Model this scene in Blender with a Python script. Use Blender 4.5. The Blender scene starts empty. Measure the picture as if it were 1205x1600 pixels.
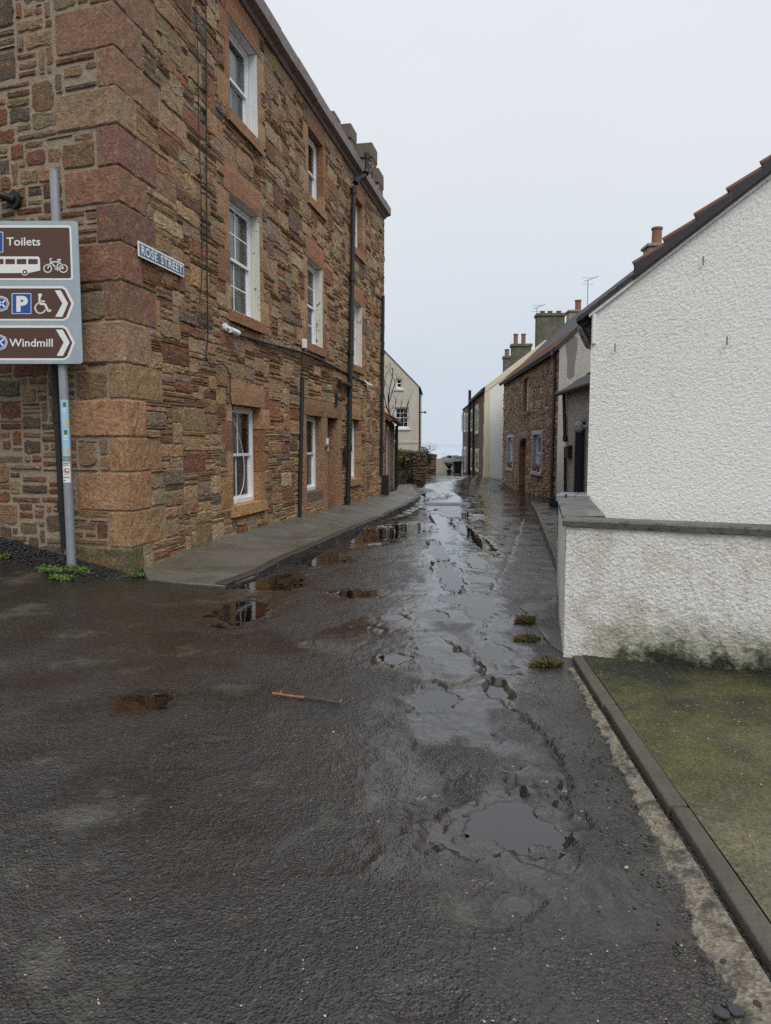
import bpy, math, random
import numpy as np
from mathutils import Vector, Matrix
R = math.radians
random.seed(7)
sc = bpy.context.scene
col = sc.collection
# ------------------------------------------------------------------ camera, sky, sun, exposure
F, CX, CY, H = 1130., 602.5, 800., 1.5
PITCH = math.atan(107/1130)
cd = bpy.data.cameras.new('camera'); cam = bpy.data.objects.new('camera', cd); col.objects.link(cam)
cd.sensor_fit = 'HORIZONTAL'; cd.sensor_width = 36; cd.lens = 36*F/1205; cd.clip_end = 20000; cd.clip_start = .05
cam.location = (0, 0, H); cam.rotation_euler = (math.pi/2-PITCH, 0, 0)
sc.camera = cam
SUN_EL, SUN_AZ = R(52), R(158)      # azimuth clockwise from +Y
wd = bpy.data.worlds.new('World'); sc.world = wd; wd.use_nodes = True
nt = wd.node_tree; nt.nodes.clear()
def wn(t, **k):
    n = nt.nodes.new(t)
    for a, b in k.items(): setattr(n, a, b)
    return n
out = wn('ShaderNodeOutputWorld'); bg = wn('ShaderNodeBackground')
sky = wn('ShaderNodeTexSky', sky_type='NISHITA', sun_disc=False)
sky.sun_elevation = SUN_EL; sky.sun_rotation = SUN_AZ; sky.air_density = 1.0; sky.dust_density = 3.0; sky.ozone_density = 1.0
tc = wn('ShaderNodeTexCoord'); sep = wn('ShaderNodeSeparateXYZ'); nt.links.new(tc.outputs['Generated'], sep.inputs[0])
rmp = wn('ShaderNodeValToRGB'); nt.links.new(sep.outputs[2], rmp.inputs[0])
e = rmp.color_ramp.elements       # an overcast cloud layer: brighter overhead than at the horizon
e[0].position = 0.0; e[0].color = (.60, .69, .78, 1)
e[1].position = 1.0; e[1].color = (1.0, 1.02, 1.06, 1)
for ps, cc in ((.10, (.625, .70, .785, 1)), (.28, (.745, .785, .84, 1)), (.5, (.81, .84, .885, 1))):
    k = e.new(ps); k.color = cc
nz = wn('ShaderNodeTexNoise'); nz.inputs['Scale'].default_value = 1.6; nz.inputs['Detail'].default_value = 4
mp = wn('ShaderNodeMapping'); mp.inputs['Scale'].default_value = (1, 1, 3); nt.links.new(tc.outputs['Generated'], mp.inputs[0]); nt.links.new(mp.outputs[0], nz.inputs['Vector'])
mr = wn('ShaderNodeMapRange'); mr.inputs[3].default_value = 15.3; mr.inputs[4].default_value = 16.9; nt.links.new(nz.outputs[0], mr.inputs[0])
mulc = wn('ShaderNodeVectorMath', operation='SCALE'); nt.links.new(rmp.outputs[0], mulc.inputs[0]); nt.links.new(mr.outputs[0], mulc.inputs[3])
mix = wn('ShaderNodeMix', data_type='RGBA'); mix.inputs[0].default_value = .965
nt.links.new(sky.outputs[0], mix.inputs[6]); nt.links.new(mulc.outputs[0], mix.inputs[7])
nt.links.new(mix.outputs[2], bg.inputs[0]); bg.inputs[1].default_value = .0545
nt.links.new(bg.outputs[0], out.inputs[0])
ld = bpy.data.lights.new('sun', 'SUN'); ld.energy = 1.4; ld.angle = R(30); ld.color = (1, .985, .96)
lo = bpy.data.objects.new('sun', ld); col.objects.link(lo)
sd = Vector((math.sin(SUN_AZ)*math.cos(SUN_EL), math.cos(SUN_AZ)*math.cos(SUN_EL), math.sin(SUN_EL)))
lo.rotation_euler = sd.to_track_quat('Z', 'Y').to_euler(); lo.location = (4, -6, 14)
vs = sc.view_settings; vs.view_transform = 'Standard'; vs.look = 'None'; vs.exposure = .22; vs.gamma = 1; vs.use_curve_mapping = False
sc.render.engine = 'CYCLES'; sc.cycles.use_denoising = False; sc.cycles.max_bounces = 6; sc.cycles.transparent_max_bounces = 8
sc.cycles.caustics_reflective = False; sc.cycles.caustics_refractive = False

# ------------------------------------------------------------------ pixel -> place helpers
_c, _s = math.cos(PITCH), math.sin(PITCH)
def ray(px, py):
    u = (px-CX)/F; v = (CY-py)/F
    return Vector((u, _c+v*_s, -_s+v*_c))
def at(px, py, Y):
    d = ray(px, py); return Vector((0, 0, H))+d*(Y/d.y)
def onz(px, py, z=0.):
    d = ray(px, py); return Vector((0, 0, H))+d*((z-H)/d.z)
def project(p):
    d = Vector(p)-Vector((0, 0, H)); w = d.y*_c-d.z*_s
    if w < .05: return None
    return CX+F*d.x/w, CY-F*(d.y*_s+d.z*_c)/w, w
def sstep(a, b, x):
    t = np.clip((x-a)/(b-a), 0, 1); return t*t*(3-2*t)
# gradient noise, vectorised
def gnoise(x, y, seed=0):
    rs = np.random.RandomState(seed); perm = rs.permutation(512); perm = np.concatenate([perm, perm])
    ang = rs.rand(512)*2*np.pi; gx, gy = np.cos(ang), np.sin(ang)
    xi = np.floor(x).astype(int); yi = np.floor(y).astype(int); xf = x-xi; yf = y-yi
    def g(i, j, fx, fy):
        h = perm[(perm[(xi+i) & 511]+(yi+j)) & 511]; return gx[h]*fx+gy[h]*fy
    u = xf*xf*xf*(xf*(xf*6-15)+10); v = yf*yf*yf*(yf*(yf*6-15)+10)
    a = g(0, 0, xf, yf)*(1-u)+g(1, 0, xf-1, yf)*u; b = g(0, 1, xf, yf-1)*(1-u)+g(1, 1, xf-1, yf-1)*u
    return (a*(1-v)+b*v)*1.5
def fbm(x, y, oct=4, seed=0):
    r = 0; a = 1.
    for i in range(oct): r = r+a*gnoise(x*2**i, y*2**i, seed+i); a *= .5
    return r
# the tenement's corner and its two faces decide much of the ground
CORNER = Vector((-3.04, 8.54)); TDIR = Vector(((832-602.5)/F/_c, 1)).normalized(); TLEN = 14.95
SDIR = Vector((-.945, .326)).normalized(); SNRM = Vector((-SDIR.y, SDIR.x))
GY = [-40, 0, 6.5, 12, 24, 36, 48, 60, 75, 110, 160, 400]
GZ = [0.05, 0, 0, -.14, -.60, -.92, -1.1, -1.3, -1.7, -4.2, -9, -12]
def G(x, y):
    x = np.asarray(x, float); y = np.asarray(y, float)
    z = np.interp(y, GY, GZ)
    z = z+.035*np.clip(x, 0, 8)*sstep(10, 20, y)*(1-sstep(40, 58, y))
    dx, dy = x-CORNER.x, y-CORNER.y
    t = dx*SDIR.x+dy*SDIR.y; d = dx*SNRM.x+dy*SNRM.y
    z = z+np.clip(.19*t, 0, .5)*np.exp(-(np.clip(d, 0, 9)/.75)**1.3)*(1-sstep(2.5, 6, t)*.3)
    return z
def g1(x, y): return float(G(x, y))
def ong(px, py, dz=0.):
    z = 0.
    for _ in range(25):
        p = onz(px, py, z); z = .5*z+.5*(g1(p.x, p.y)+dz)
    return onz(px, py, z)

class Face:
    """a vertical plane: s runs along it, z up, d out of it"""
    def __init__(s, a, b, toward=(0, 0)):
        s.a = Vector(a[:2]); s.b = Vector(b[:2]); s.t = (s.b-s.a).normalized(); s.L = (s.b-s.a).length
        s.n = Vector((s.t.y, -s.t.x))
        if (Vector(toward)-s.a).dot(s.n) < 0: s.n = -s.n
    def P(s, u, z, d=0.):
        p = s.a+s.t*u+s.n*d; return Vector((p.x, p.y, z))
    def hit(s, px, py):
        d = ray(px, py); den = d.x*s.n.x+d.y*s.n.y
        k = (s.a.x*s.n.x+s.a.y*s.n.y)/den; q = Vector((0, 0, H))+d*k
        return (Vector((q.x, q.y))-s.a).dot(s.t), q.z

# ------------------------------------------------------------------ mesh builder
class MB:
    def __init__(s): s.v = []; s.f = []; s.c = []; s.col = None
    def add(s, vs, fs, c=None):
        o = len(s.v); s.v += [tuple(v) for v in vs]; s.f += [tuple(i+o for i in f) for f in fs]
        s.c += [c or (1, 1, 1)]*len(vs); return s
    def quad(s, a, b, c, d, cl=None): return s.add([a, b, c, d], [(0, 1, 2, 3)], cl)
    def hexa(s, p, cl=None):   # p: 4 bottom, 4 top
        return s.add(p, [(3, 2, 1, 0), (4, 5, 6, 7), (0, 1, 5, 4), (1, 2, 6, 5), (2, 3, 7, 6), (3, 0, 4, 7)], cl)
    def box(s, x0, x1, y0, y1, z0, z1, cl=None):
        return s.hexa([(x0, y0, z0), (x1, y0, z0), (x1, y1, z0), (x0, y1, z0), (x0, y0, z1), (x1, y0, z1), (x1, y1, z1), (x0, y1, z1)], cl)
    def fbox(s, f, s0, s1, z0, z1, d0, d1, cl=None):
        return s.hexa([f.P(s0, z0, d1), f.P(s1, z0, d1), f.P(s1, z0, d0), f.P(s0, z0, d0), f.P(s0, z1, d1), f.P(s1, z1, d1), f.P(s1, z1, d0), f.P(s0, z1, d0)], cl)
    def tube(s, pts, r, n=8, cl=None, r2=None):
        pts = [Vector(p) for p in pts]; rings = []; m = len(pts)
        for i, p in enumerate(pts):
            t = (pts[min(i+1, m-1)]-pts[max(i-1, 0)]).normalized()
            a = Vector((0, 0, 1)) if abs(t.z) < .9 else Vector((1, 0, 0))
            u = t.cross(a).normalized(); w = t.cross(u)
            rr = r if r2 is None else r+(r2-r)*i/(m-1)
            rings.append([p+(u*math.cos(2*math.pi*k/n)+w*math.sin(2*math.pi*k/n))*rr for k in range(n)])
        vs = [v for q in rings for v in q]; fs = []
        for i in range(m-1):
            for k in range(n): fs.append((i*n+k, i*n+(k+1) % n, (i+1)*n+(k+1) % n, (i+1)*n+k))
        fs.append(tuple(range(n))[::-1]); fs.append(tuple((m-1)*n+k for k in range(n)))
        return s.add(vs, fs, cl)
    def lathe(s, base, prof, n=14, cl=None):
        vs = []; fs = []; b = Vector(base)
        for r, z in prof: vs += [b+Vector((r*math.cos(2*math.pi*k/n), r*math.sin(2*math.pi*k/n), z)) for k in range(n)]
        for i in range(len(prof)-1):
            for k in range(n): fs.append((i*n+k, i*n+(k+1) % n, (i+1)*n+(k+1) % n, (i+1)*n+k))
        fs.append(tuple(range(n))[::-1]); fs.append(tuple((len(prof)-1)*n+k for k in range(n)))
        return s.add(vs, fs, cl)
    def prism(s, poly, off, cl=None):
        """poly: planar points; off: extrusion vector"""
        n = len(poly); off = Vector(off); vs = [Vector(p) for p in poly]+[Vector(p)+off for p in poly]
        return s.add(vs, [tuple(range(n))[::-1], tuple(range(n, 2*n))]+[(i, (i+1) % n, n+(i+1) % n, n+i) for i in range(n)], cl)
    def grid(s, pts, cl=None):
        """pts: rows x cols x 3 array"""
        r, c = pts.shape[:2]; o = len(s.v); s.v += [tuple(p) for p in pts.reshape(-1, 3)]
        s.c += [cl or (1, 1, 1)]*(r*c)
        for i in range(r-1):
            for j in range(c-1):
                a = o+i*c+j; s.f.append((a, a+1, a+c+1, a+c))
        return s
WL = {}
def obj(name, mb, m, parent=None, smooth=False, bevel=0., colours=False):
    v = np.array(mb.v, float); c = (v.min(0)+v.max(0))/2
    if parent is None: c[2] = v[:, 2].min()
    me = bpy.data.meshes.new(name); me.from_pydata((v-c).tolist(), [], mb.f); me.update()
    if colours:
        at_ = me.color_attributes.new('Col', 'FLOAT_COLOR', 'POINT')
        cc = np.ones((len(mb.c), 4)); cc[:, :3] = np.array(mb.c); at_.data.foreach_set('color', cc.ravel())
    if smooth: me.polygons.foreach_set('use_smooth', [True]*len(me.polygons))
    me.materials.append(MAT[m] if isinstance(m, str) else m)
    o = bpy.data.objects.new(name, me); col.objects.link(o)
    if parent is not None:
        o.parent = parent; o.location = Vector(c)-WL[parent]
    else: o.location = c
    WL[o] = Vector(c)
    if bevel:
        b = o.modifiers.new('bevel', 'BEVEL'); b.width = bevel; b.segments = 2; b.limit_method = 'ANGLE'
    return o
def thing(name, label, cat, loc, group=None):
    o = bpy.data.objects.new(name, None); col.objects.link(o); o.location = loc; o.empty_display_size = .2
    o['label'] = label; o['category'] = cat
    if group: o['group'] = group
    WL[o] = Vector(loc); return o
def tag(o, label, cat, group=None):
    o['label'] = label; o['category'] = cat
    if group: o['group'] = group
    return o
def kind(o, k, label=None):
    o['kind'] = k
    if label: o['label'] = label
    return o

# ------------------------------------------------------------------ materials
MAT = {}
class NM:
    def __init__(s, name):
        s.m = bpy.data.materials.new(name); s.m.use_nodes = True; s.t = s.m.node_tree
        s.b = s.t.nodes['Principled BSDF']; MAT[name] = s.m
        s.pos = s.t.nodes.new('ShaderNodeNewGeometry').outputs['Position']
    def n(s, t, **k):
        x = s.t.nodes.new(t)
        for a, b in k.items(): setattr(x, a, b)
        return x
    def set(s, k, v):
        i = s.b.inputs[k]
        if hasattr(v, 'is_linked'): s.t.links.new(v, i)
        else: i.default_value = (*v, 1) if isinstance(v, tuple) and len(v) == 3 else v
        return s
    def link(s, a, i):
        if hasattr(a, 'is_linked'): s.t.links.new(a, i)
        else: i.default_value = (*a, 1) if isinstance(a, tuple) and len(a) == 3 and len(i.default_value) == 4 else a
    def map(s, sx, sy, sz, rot=(0, 0, 0), v=None):
        x = s.n('ShaderNodeMapping'); x.inputs['Scale'].default_value = (sx, sy, sz); x.inputs['Rotation'].default_value = rot
        s.link(v or s.pos, x.inputs[0]); return x.outputs[0]
    def noise(s, sc_, det=4, rough=.55, v=None, dist=0.):
        x = s.n('ShaderNodeTexNoise'); x.inputs['Scale'].default_value = sc_; x.inputs['Detail'].default_value = det
        x.inputs['Roughness'].default_value = rough; x.inputs['Distortion'].default_value = dist; s.link(v or s.pos, x.inputs['Vector']); return x.outputs[0]
    def voro(s, sc_, feat='F1', v=None):
        x = s.n('ShaderNodeTexVoronoi', feature=feat); x.inputs['Scale'].default_value = sc_; s.link(v or s.pos, x.inputs['Vector']); return x
    def rng(s, x, a, b, c=0., d=1.):
        m = s.n('ShaderNodeMapRange'); s.link(x, m.inputs[0])
        for i, q in enumerate((a, b, c, d)): m.inputs[i+1].default_value = q
        return m.outputs[0]
    def math(s, op, a, b=0.):
        m = s.n('ShaderNodeMath', operation=op); s.link(a, m.inputs[0]); s.link(b, m.inputs[1]); return m.outputs[0]
    def mix(s, f, a, b, bt='MIX'):
        m = s.n('ShaderNodeMix', data_type='RGBA', blend_type=bt); s.link(f, m.inputs[0]); s.link(a, m.inputs[6]); s.link(b, m.inputs[7]); return m.outputs[2]
    def attr(s, nm): return s.n('ShaderNodeAttribute', attribute_name=nm).outputs['Color']
    def sepz(s, i=2):
        x = s.n('ShaderNodeSeparateXYZ'); s.link(s.pos, x.inputs[0]); return x.outputs[i]
    def bump(s, h, strength=.5, dist=.01, prev=None):
        b = s.n('ShaderNodeBump'); b.inputs['Strength'].default_value = strength; b.inputs['Distance'].default_value = dist
        s.link(h, b.inputs['Height'])
        if prev: s.link(prev, b.inputs['Normal'])
        s.link(b.outputs[0], s.b.inputs['Normal']); return b.outputs[0]
def plain(name, c, rough=.6, metal=0., var=.12, bump=.0, scale=20):
    m = NM(name); nn = m.noise(scale, 5)
    m.set('Base Color', m.mix(nn, tuple(x*(1-var*1.5) for x in c), tuple(min(1, x*(1+var*1.5)) for x in c)))
    m.set('Roughness', m.rng(m.noise(scale*2.3, 3), .3, .7, max(.05, rough-.1), min(1, rough+.1))); m.set('Metallic', metal)
    if bump: m.bump(m.noise(scale*6, 4), bump, .004)
    return m
# sandstone rubble: the stone's own colour comes from the attribute, weathering from noise
def sandstone(name, rust=.55, grain=1., col_mul=1., strata=(1.3, 15)):
    m = NM(name); c = m.attr('Col')
    n1 = m.noise(7, 6, .6); n2 = m.noise(2.1, 4); fine = m.noise(70, 6, .7); st = m.noise(4, 9, .68, m.map(strata[0], strata[0], strata[1])); pit = m.noise(26, 5, .7)
    c = m.mix(m.math('MULTIPLY', m.rng(n1, .52, .66), rust), c, (.24, .085, .038))
    c = m.mix(m.math('MULTIPLY', m.rng(m.noise(11, 5, .6), .54, .68), .5), c, (.40, .28, .15))
    c = m.mix(m.math('MULTIPLY', m.rng(n2, .55, .75), .35), c, (.10, .085, .07))
    c = m.mix(1., c, m.mix(fine, (.58*col_mul, .55*col_mul, .51*col_mul), (1.74*col_mul, 1.68*col_mul, 1.60*col_mul)), 'MULTIPLY')
    c = m.mix(m.rng(st, .36, .43, .5*min(1, grain), 0.), c, (.05, .037, .027)); c = m.mix(m.math('MULTIPLY', m.rng(m.noise(1.0, 6, .6), .45, .62), .30), c, (.22, .15, .095))
    c = m.mix(1., c, m.mix(m.rng(pit, .3, .7), (.55, .55, .56), (1.5, 1.47, 1.44)), 'MULTIPLY')
    m.set('Base Color', c); m.set('Roughness', m.rng(pit, .3, .7, .55, .9)); m.set('Specular IOR Level', .35)
    b = m.bump(st, 1.*grain, .05); b = m.bump(pit, .9*grain, .028, b); m.bump(fine, .8*grain, .012, b)
    return m
sandstone('sandstone'); sandstone('dressed', .6, .7, 1.05, (5, 7)); sandstone('cottage_stone', .25, 1., 1.)
m = NM('mortar'); c = m.mix(m.noise(5, 6), (.24, .185, .13), (.42, .335, .24)); c = m.mix(1., c, m.mix(m.noise(60, 4), (.55,)*3, (1.4,)*3), 'MULTIPLY')
m.set('Base Color', c); m.set('Roughness', .9); b = m.bump(m.noise(14, 6, .7), .8, .04); m.bump(m.noise(90, 3), .5, .006, b)
m = NM('harl_white'); n1 = m.noise(3, 5); z = m.sepz()
base = m.mix(n1, (.80, .78, .74), (.88, .86, .825)); base = m.mix(m.math('MULTIPLY', m.rng(m.noise(45, 3), .52, .75), .45), base, (.38, .36, .32))
m.set('Base Color', base); m.set('Roughness', .85); m.bump(m.noise(120, 4), .5, .004)
m = NM('harl_mossy'); n1 = m.noise(2.2, 5)        # the boundary wall: algae stains of its own shape near its foot
base = m.mix(n1, (.73, .70, .65), (.83, .80, .75)); base = m.mix(m.math('MULTIPLY', m.rng(m.noise(38, 4), .5, .72), .5), base, (.34, .32, .27))
base = m.mix(m.math('MULTIPLY', m.rng(m.noise(3.2, 6, .65), .5, .68), .5), base, (.36, .33, .20))
lowz = m.math('MULTIPLY', m.rng(m.sepz(), .03, .50, 1.08, 0.), m.rng(m.sepz(0), 1.28, 1.75, .2, 1.))
al = m.math('ADD', lowz, m.math('MULTIPLY', m.math('SUBTRACT', m.noise(7, 7, .7), .5), 1.5))
base = m.mix(m.math('MULTIPLY', m.rng(m.noise(2.2, 6, .65, m.map(5, 5, .7)), .52, .72), .35), base, (.33, .30, .23))
base = m.mix(m.rng(al, .22, .85, 0., .85), base, (.17, .165, .075)); base = m.mix(m.rng(al, .66, 1.0), base, (.02, .022, .012))
m.set('Base Color', base); m.set('Roughness', .85); m.bump(m.noise(120, 4), .6, .004)
m = NM('harl_grey'); c = m.mix(m.noise(1.1, 5), (.40, .38, .35), (.52, .50, .47)); c = m.mix(m.rng(m.noise(30, 4, .7), .45, .7), c, (.24, .22, .20))
m.set('Base Color', c); m.set('Roughness', .9); m.bump(m.noise(28, 5, .7), .8, .02)
m = NM('harl_patch'); c = m.mix(m.noise(20, 5), (.15, .14, .12), (.24, .22, .19)); m.set('Base Color', c); m.set('Roughness', .9); m.bump(m.noise(28, 5, .7), .8, .02)
m = NM('harl_cream'); c = m.mix(m.noise(.9, 6, .6, m.map(2.5, 2.5, .5)), (.47, .425, .345), (.68, .63, .54)); c = m.mix(m.rng(m.noise(22, 4), .5, .75), c, (.36, .31, .25))
m.set('Base Color', c); m.set('Roughness', .9); m.bump(m.noise(22, 5, .7), .7, .02)
m = NM('painted_brick'); x = m.n('ShaderNodeTexBrick'); mp_ = m.map(1, 1, 1, (R(90), 0, 0)); m.link(mp_, x.inputs[0]); x.inputs['Scale'].default_value = 2.6
m.set('Base Color', m.mix(m.noise(4, 5), (.80, .80, .79), (.88, .88, .87))); m.set('Roughness', .6); b = m.bump(x.outputs[1], -.5, .012); m.bump(m.noise(18, 4), .5, .012, b)
m = NM('far_rubble'); v = m.voro(2.6, v=m.map(1, 1, 1.9)); vd = m.voro(2.6, 'DISTANCE_TO_EDGE', m.map(1, 1, 1.9))
c = m.mix(v.outputs['Color'], (.16, .09, .055), (.34, .23, .145)); c = m.mix(m.noise(9, 5), c, (.15, .09, .06)); c = m.mix(m.rng(vd.outputs[0], 0, .07, 1, 0), c, (.13, .11, .09))
m.set('Base Color', c); m.set('Roughness', .9); m.bump(m.rng(vd.outputs[0], 0, .12), .8, .05)
m = NM('asphalt'); fade = m.rng(m.sepz(1), 3.5, 14, 1., .28)
vv = m.voro(95); agg = vv.outputs['Distance']; big = m.noise(.55, 6, .6); mid = m.noise(2.6, 6, .62); grit = m.noise(140, 4, .7); worm = m.noise(46, 3, .55, dist=.6)
c = m.mix(mid, (.006, .0053, .0047), (.019, .0168, .015)); c = m.mix(m.math('MULTIPLY', m.rng(big, .46, .62), .6), c, (.028, .018, .013))
c = m.mix(m.math('MULTIPLY', m.rng(vv.outputs['Color'], .55, .95), .4), c, (.085, .075, .064))
c = m.mix(m.math('MULTIPLY', m.rng(m.noise(1.3, 7, .68), .56, .66), .75), c, (.085, .082, .06))
m.set('Base Color', c)
wet = m.noise(1.05, 6, .62, m.map(1.5, .75, 1)); film = m.n('ShaderNodeAttribute', attribute_name='Wet').outputs['Fac']
film = m.rng(m.math('ADD', film, m.math('MULTIPLY', m.math('SUBTRACT', m.noise(9, 5, .6), .5), .5)), .25, .8)
r_ = m.math('MULTIPLY', m.rng(wet, .38, .58, .33, .12), m.rng(film, 0, 1, 1., .34))
m.set('Roughness', r_); m.set('IOR', 1.7); m.set('Specular IOR Level', .5)
b = m.bump(worm, .85, .017); b = m.bump(agg, .65, .008, b); m.bump(grit, .5, .003, b)
fade = m.math('MULTIPLY', fade, m.rng(m.noise(1.7, 5, .6), .38, .62, .45, 1.15))
fade = m.math('MULTIPLY', fade, m.rng(film, 0, 1, 1., .20))
for nd in m.t.nodes:
    if nd.type == 'BUMP': 
        q = m.math('MULTIPLY', fade, nd.inputs['Strength'].default_value); m.link(q, nd.inputs['Strength'])
m = NM('water'); t = m.t; t.nodes.remove(m.b); gl = m.n('ShaderNodeBsdfGlossy'); gl.inputs['Roughness'].default_value = .03; tr = m.n('ShaderNodeBsdfTransparent'); tr.inputs[0].default_value = (.62, .57, .50, 1)
bp = m.n('ShaderNodeBump'); bp.inputs['Strength'].default_value = .05; bp.inputs['Distance'].default_value = .01; m.link(m.noise(9, 3), bp.inputs['Height']); m.link(bp.outputs[0], gl.inputs['Normal'])
fr = m.n('ShaderNodeFresnel'); fr.inputs[0].default_value = 2.1; mx = m.n('ShaderNodeMixShader'); t.links.new(fr.outputs[0], mx.inputs[0]); t.links.new(tr.outputs[0], mx.inputs[1]); t.links.new(gl.outputs[0], mx.inputs[2]); t.links.new(mx.outputs[0], [n for n in t.nodes if n.type == 'OUTPUT_MATERIAL'][0].inputs[0])
m = NM('pavement'); c = m.mix(m.noise(1.8, 6, .6), (.07, .064, .053), (.15, .138, .117)); c = m.mix(1., c, m.mix(m.noise(48, 5, .75), (.1,)*3, (2.1,)*3), 'MULTIPLY')
c = m.mix(m.math('MULTIPLY', m.rng(m.noise(1.3, 6, .65), .5, .66), .7), c, (.05, .055, .018))
m.set('Base Color', c); m.set('Roughness', m.rng(m.noise(1.1, 5), .42, .6, .6, .25)); b = m.bump(m.noise(60, 5), .8, .012)
m = NM('kerb'); c = m.mix(m.noise(6, 6, .65), (.06, .053, .046), (.17, .152, .13)); m.set('Base Color', c); m.set('Roughness', m.rng(m.noise(4, 4), .4, .6, .6, .3)); m.bump(m.noise(50, 5), .5, .008)
m = NM('kerb_dark'); c = m.mix(m.noise(7, 6, .65), (.016, .015, .013), (.065, .058, .05)); m.set('Base Color', c); m.set('Roughness', m.rng(m.noise(4, 4), .4, .6, .5, .22)); m.bump(m.noise(45, 5), .8, .012)
m = NM('slab'); c = m.mix(m.noise(2, 6, .65), (.05, .046, .043), (.115, .11, .105)); m.set('Base Color', c); m.set('Roughness', m.rng(m.noise(2.5, 4), .42, .58, .5, .16)); m.bump(m.noise(60, 4), .4, .004)
m = NM('drive'); xx = m.sepz(0)
n1 = m.noise(1.6, 6, .62); c = m.mix(m.noise(26, 5, .65), (.085, .078, .05), (.18, .165, .11))
g = m.math('ADD', m.rng(m.sepz(1), 2.0, 4.6, -.10, .42), n1); c = m.mix(m.rng(g, .36, .72, .1, .92), c, (.064, .062, .012)); c = m.mix(m.rng(m.math('ADD', g, m.math('MULTIPLY', m.noise(3.4, 5), .3)), .92, 1.12), c, (.016, .018, .009))
c = m.mix(1., c, m.mix(m.rng(m.noise(5, 7, .7), .3, .7), (.5, .5, .55), (1.45, 1.42, 1.35)), 'MULTIPLY'); c = m.mix(1., c, m.mix(m.rng(m.noise(70, 5, .8), .3, .7), (.25,)*3, (1.8,)*3), 'MULTIPLY'); c = m.mix(m.rng(m.voro(120).outputs['Color'], .75, .95, 0., .5), c, (.26, .24, .19))
m.set('Base Color', c); m.set('Roughness', m.rng(n1, .35, .65, .5, .75)); b = m.bump(m.noise(90, 3, v=m.map(1, .25, 1, (0, 0, R(-20)))), .9, .012); m.bump(m.noise(110, 4, .7), .9, .008, b)
m = NM('edging'); c = m.mix(m.noise(8, 6, .6), (.045, .039, .029), (.125, .11, .082)); c = m.mix(1., c, m.mix(m.noise(70, 5, .75), (.3,)*3, (1.7,)*3), 'MULTIPLY'); m.set('Base Color', c); m.set('Roughness', .7); m.bump(m.noise(60, 5, .7), .9, .008)
m = NM('rubbly_concrete'); v = m.voro(75); c = m.mix(v.outputs['Color'], (.10, .088, .066), (.28, .24, .18)); c = m.mix(m.rng(m.noise(11, 6, .7), .47, .6), c, (.055, .049, .04)); c = m.mix(1., c, m.mix(m.noise(90, 4, .75), (.4,)*3, (1.6,)*3), 'MULTIPLY')
m.set('Base Color', c); m.set('Roughness', .8); b = m.bump(v.outputs['Distance'], .8, .01); m.bump(m.noise(26, 5), .7, .012, b)
m = NM('earth'); c = m.mix(m.noise(.7, 6), (.05, .055, .025), (.09, .085, .05)); m.set('Base Color', c); m.set('Roughness', .95); m.bump(m.noise(9, 5), .6, .05)
m = NM('sea'); m.set('Base Color', (.38, .45, .52)); m.set('Roughness', .05)
m = NM('coping'); c = m.mix(m.noise(6, 6, .65), (.05, .044, .037), (.15, .138, .118)); c = m.mix(m.rng(m.noise(24, 5, .7), .5, .65), c, (.025, .023, .019)); m.set('Base Color', c); m.set('Roughness', m.rng(m.noise(3, 3), .4, .6, .6, .3)); m.bump(m.noise(60, 5), .6, .006)
m = NM('paint_peeling'); k = m.rng(m.noise(7, 6, .6), .6, .62); m.set('Base Color', m.mix(k, m.mix(m.noise(5), (.62, .60, .50), (.74, .72, .63)), (.17, .10, .06))); m.set('Roughness', .6); m.bump(k, -.5, .003)
plain('white_paint', (.78, .79, .80), .35, var=.03); plain('cream_paint', (.72, .66, .48), .6, var=.06); plain('black_iron', (.012, .012, .013), .6, var=.2, bump=.3, scale=12)
plain('brown_iron', (.05, .026, .02), .45, var=.3, scale=8); plain('galvanised', (.30, .32, .345), .45, .35, var=.12, scale=9, bump=.1); plain('sign_back', (.36, .42, .46), .5, .1, var=.12, scale=10)
plain('sign_brown', (.085, .036, .02), .35, var=.06); plain('sign_white', (.80, .80, .77), .4, var=.03); plain('sign_blue', (.012, .075, .34), .35, var=.06); plain('plate_blue', (.045, .12, .22), .4, var=.12)
plain('sticker_blue', (.36, .58, .78), .5, var=.08); plain('sticker_yellow', (.75, .52, .08), .5); plain('sticker_red', (.55, .03, .03), .5); plain('ink', (.02, .02, .022), .5)
plain('slate', (.035, .035, .038), .75, var=.35, bump=.4, scale=7); plain('slate_verge', (.033, .024, .026), .42, var=.3, bump=.4, scale=9); plain('terracotta', (.23, .112, .075), .7, var=.25, bump=.3, scale=8); plain('pantile_old', (.20, .075, .04), .7, var=.35, bump=.4, scale=5)
plain('cornice', (.19, .150, .140), .6, var=.5, bump=.9, scale=9); plain('chimney_stone', (.13, .10, .075), .85, var=.35, bump=.6, scale=5)
m = NM('chimney_mossy'); c = m.mix(m.rng(m.noise(3, 6, .65), .4, .62), (.16, .145, .11), (.085, .09, .055)); m.set('Base Color', c); m.set('Roughness', .9); m.bump(m.noise(14, 5), .7, .02)
plain('chimney_harl', (.30, .25, .19), .9, var=.2, bump=.6, scale=9); plain('dark_door', (.02, .023, .03), .4, var=.1); plain('grey_door', (.05, .055, .07), .4, var=.1); plain('brown_door', (.035, .02, .014), .5, var=.2)
plain('curtain', (.72, .73, .72), .9, var=.1, scale=4); plain('room', (.02, .02, .02), .9); plain('grey_surround', (.36, .37, .42), .6, var=.06); plain('bin', (.012, .014, .022), .4); plain('bag', (.014, .015, .018), .35, bump=.3, scale=6)
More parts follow.
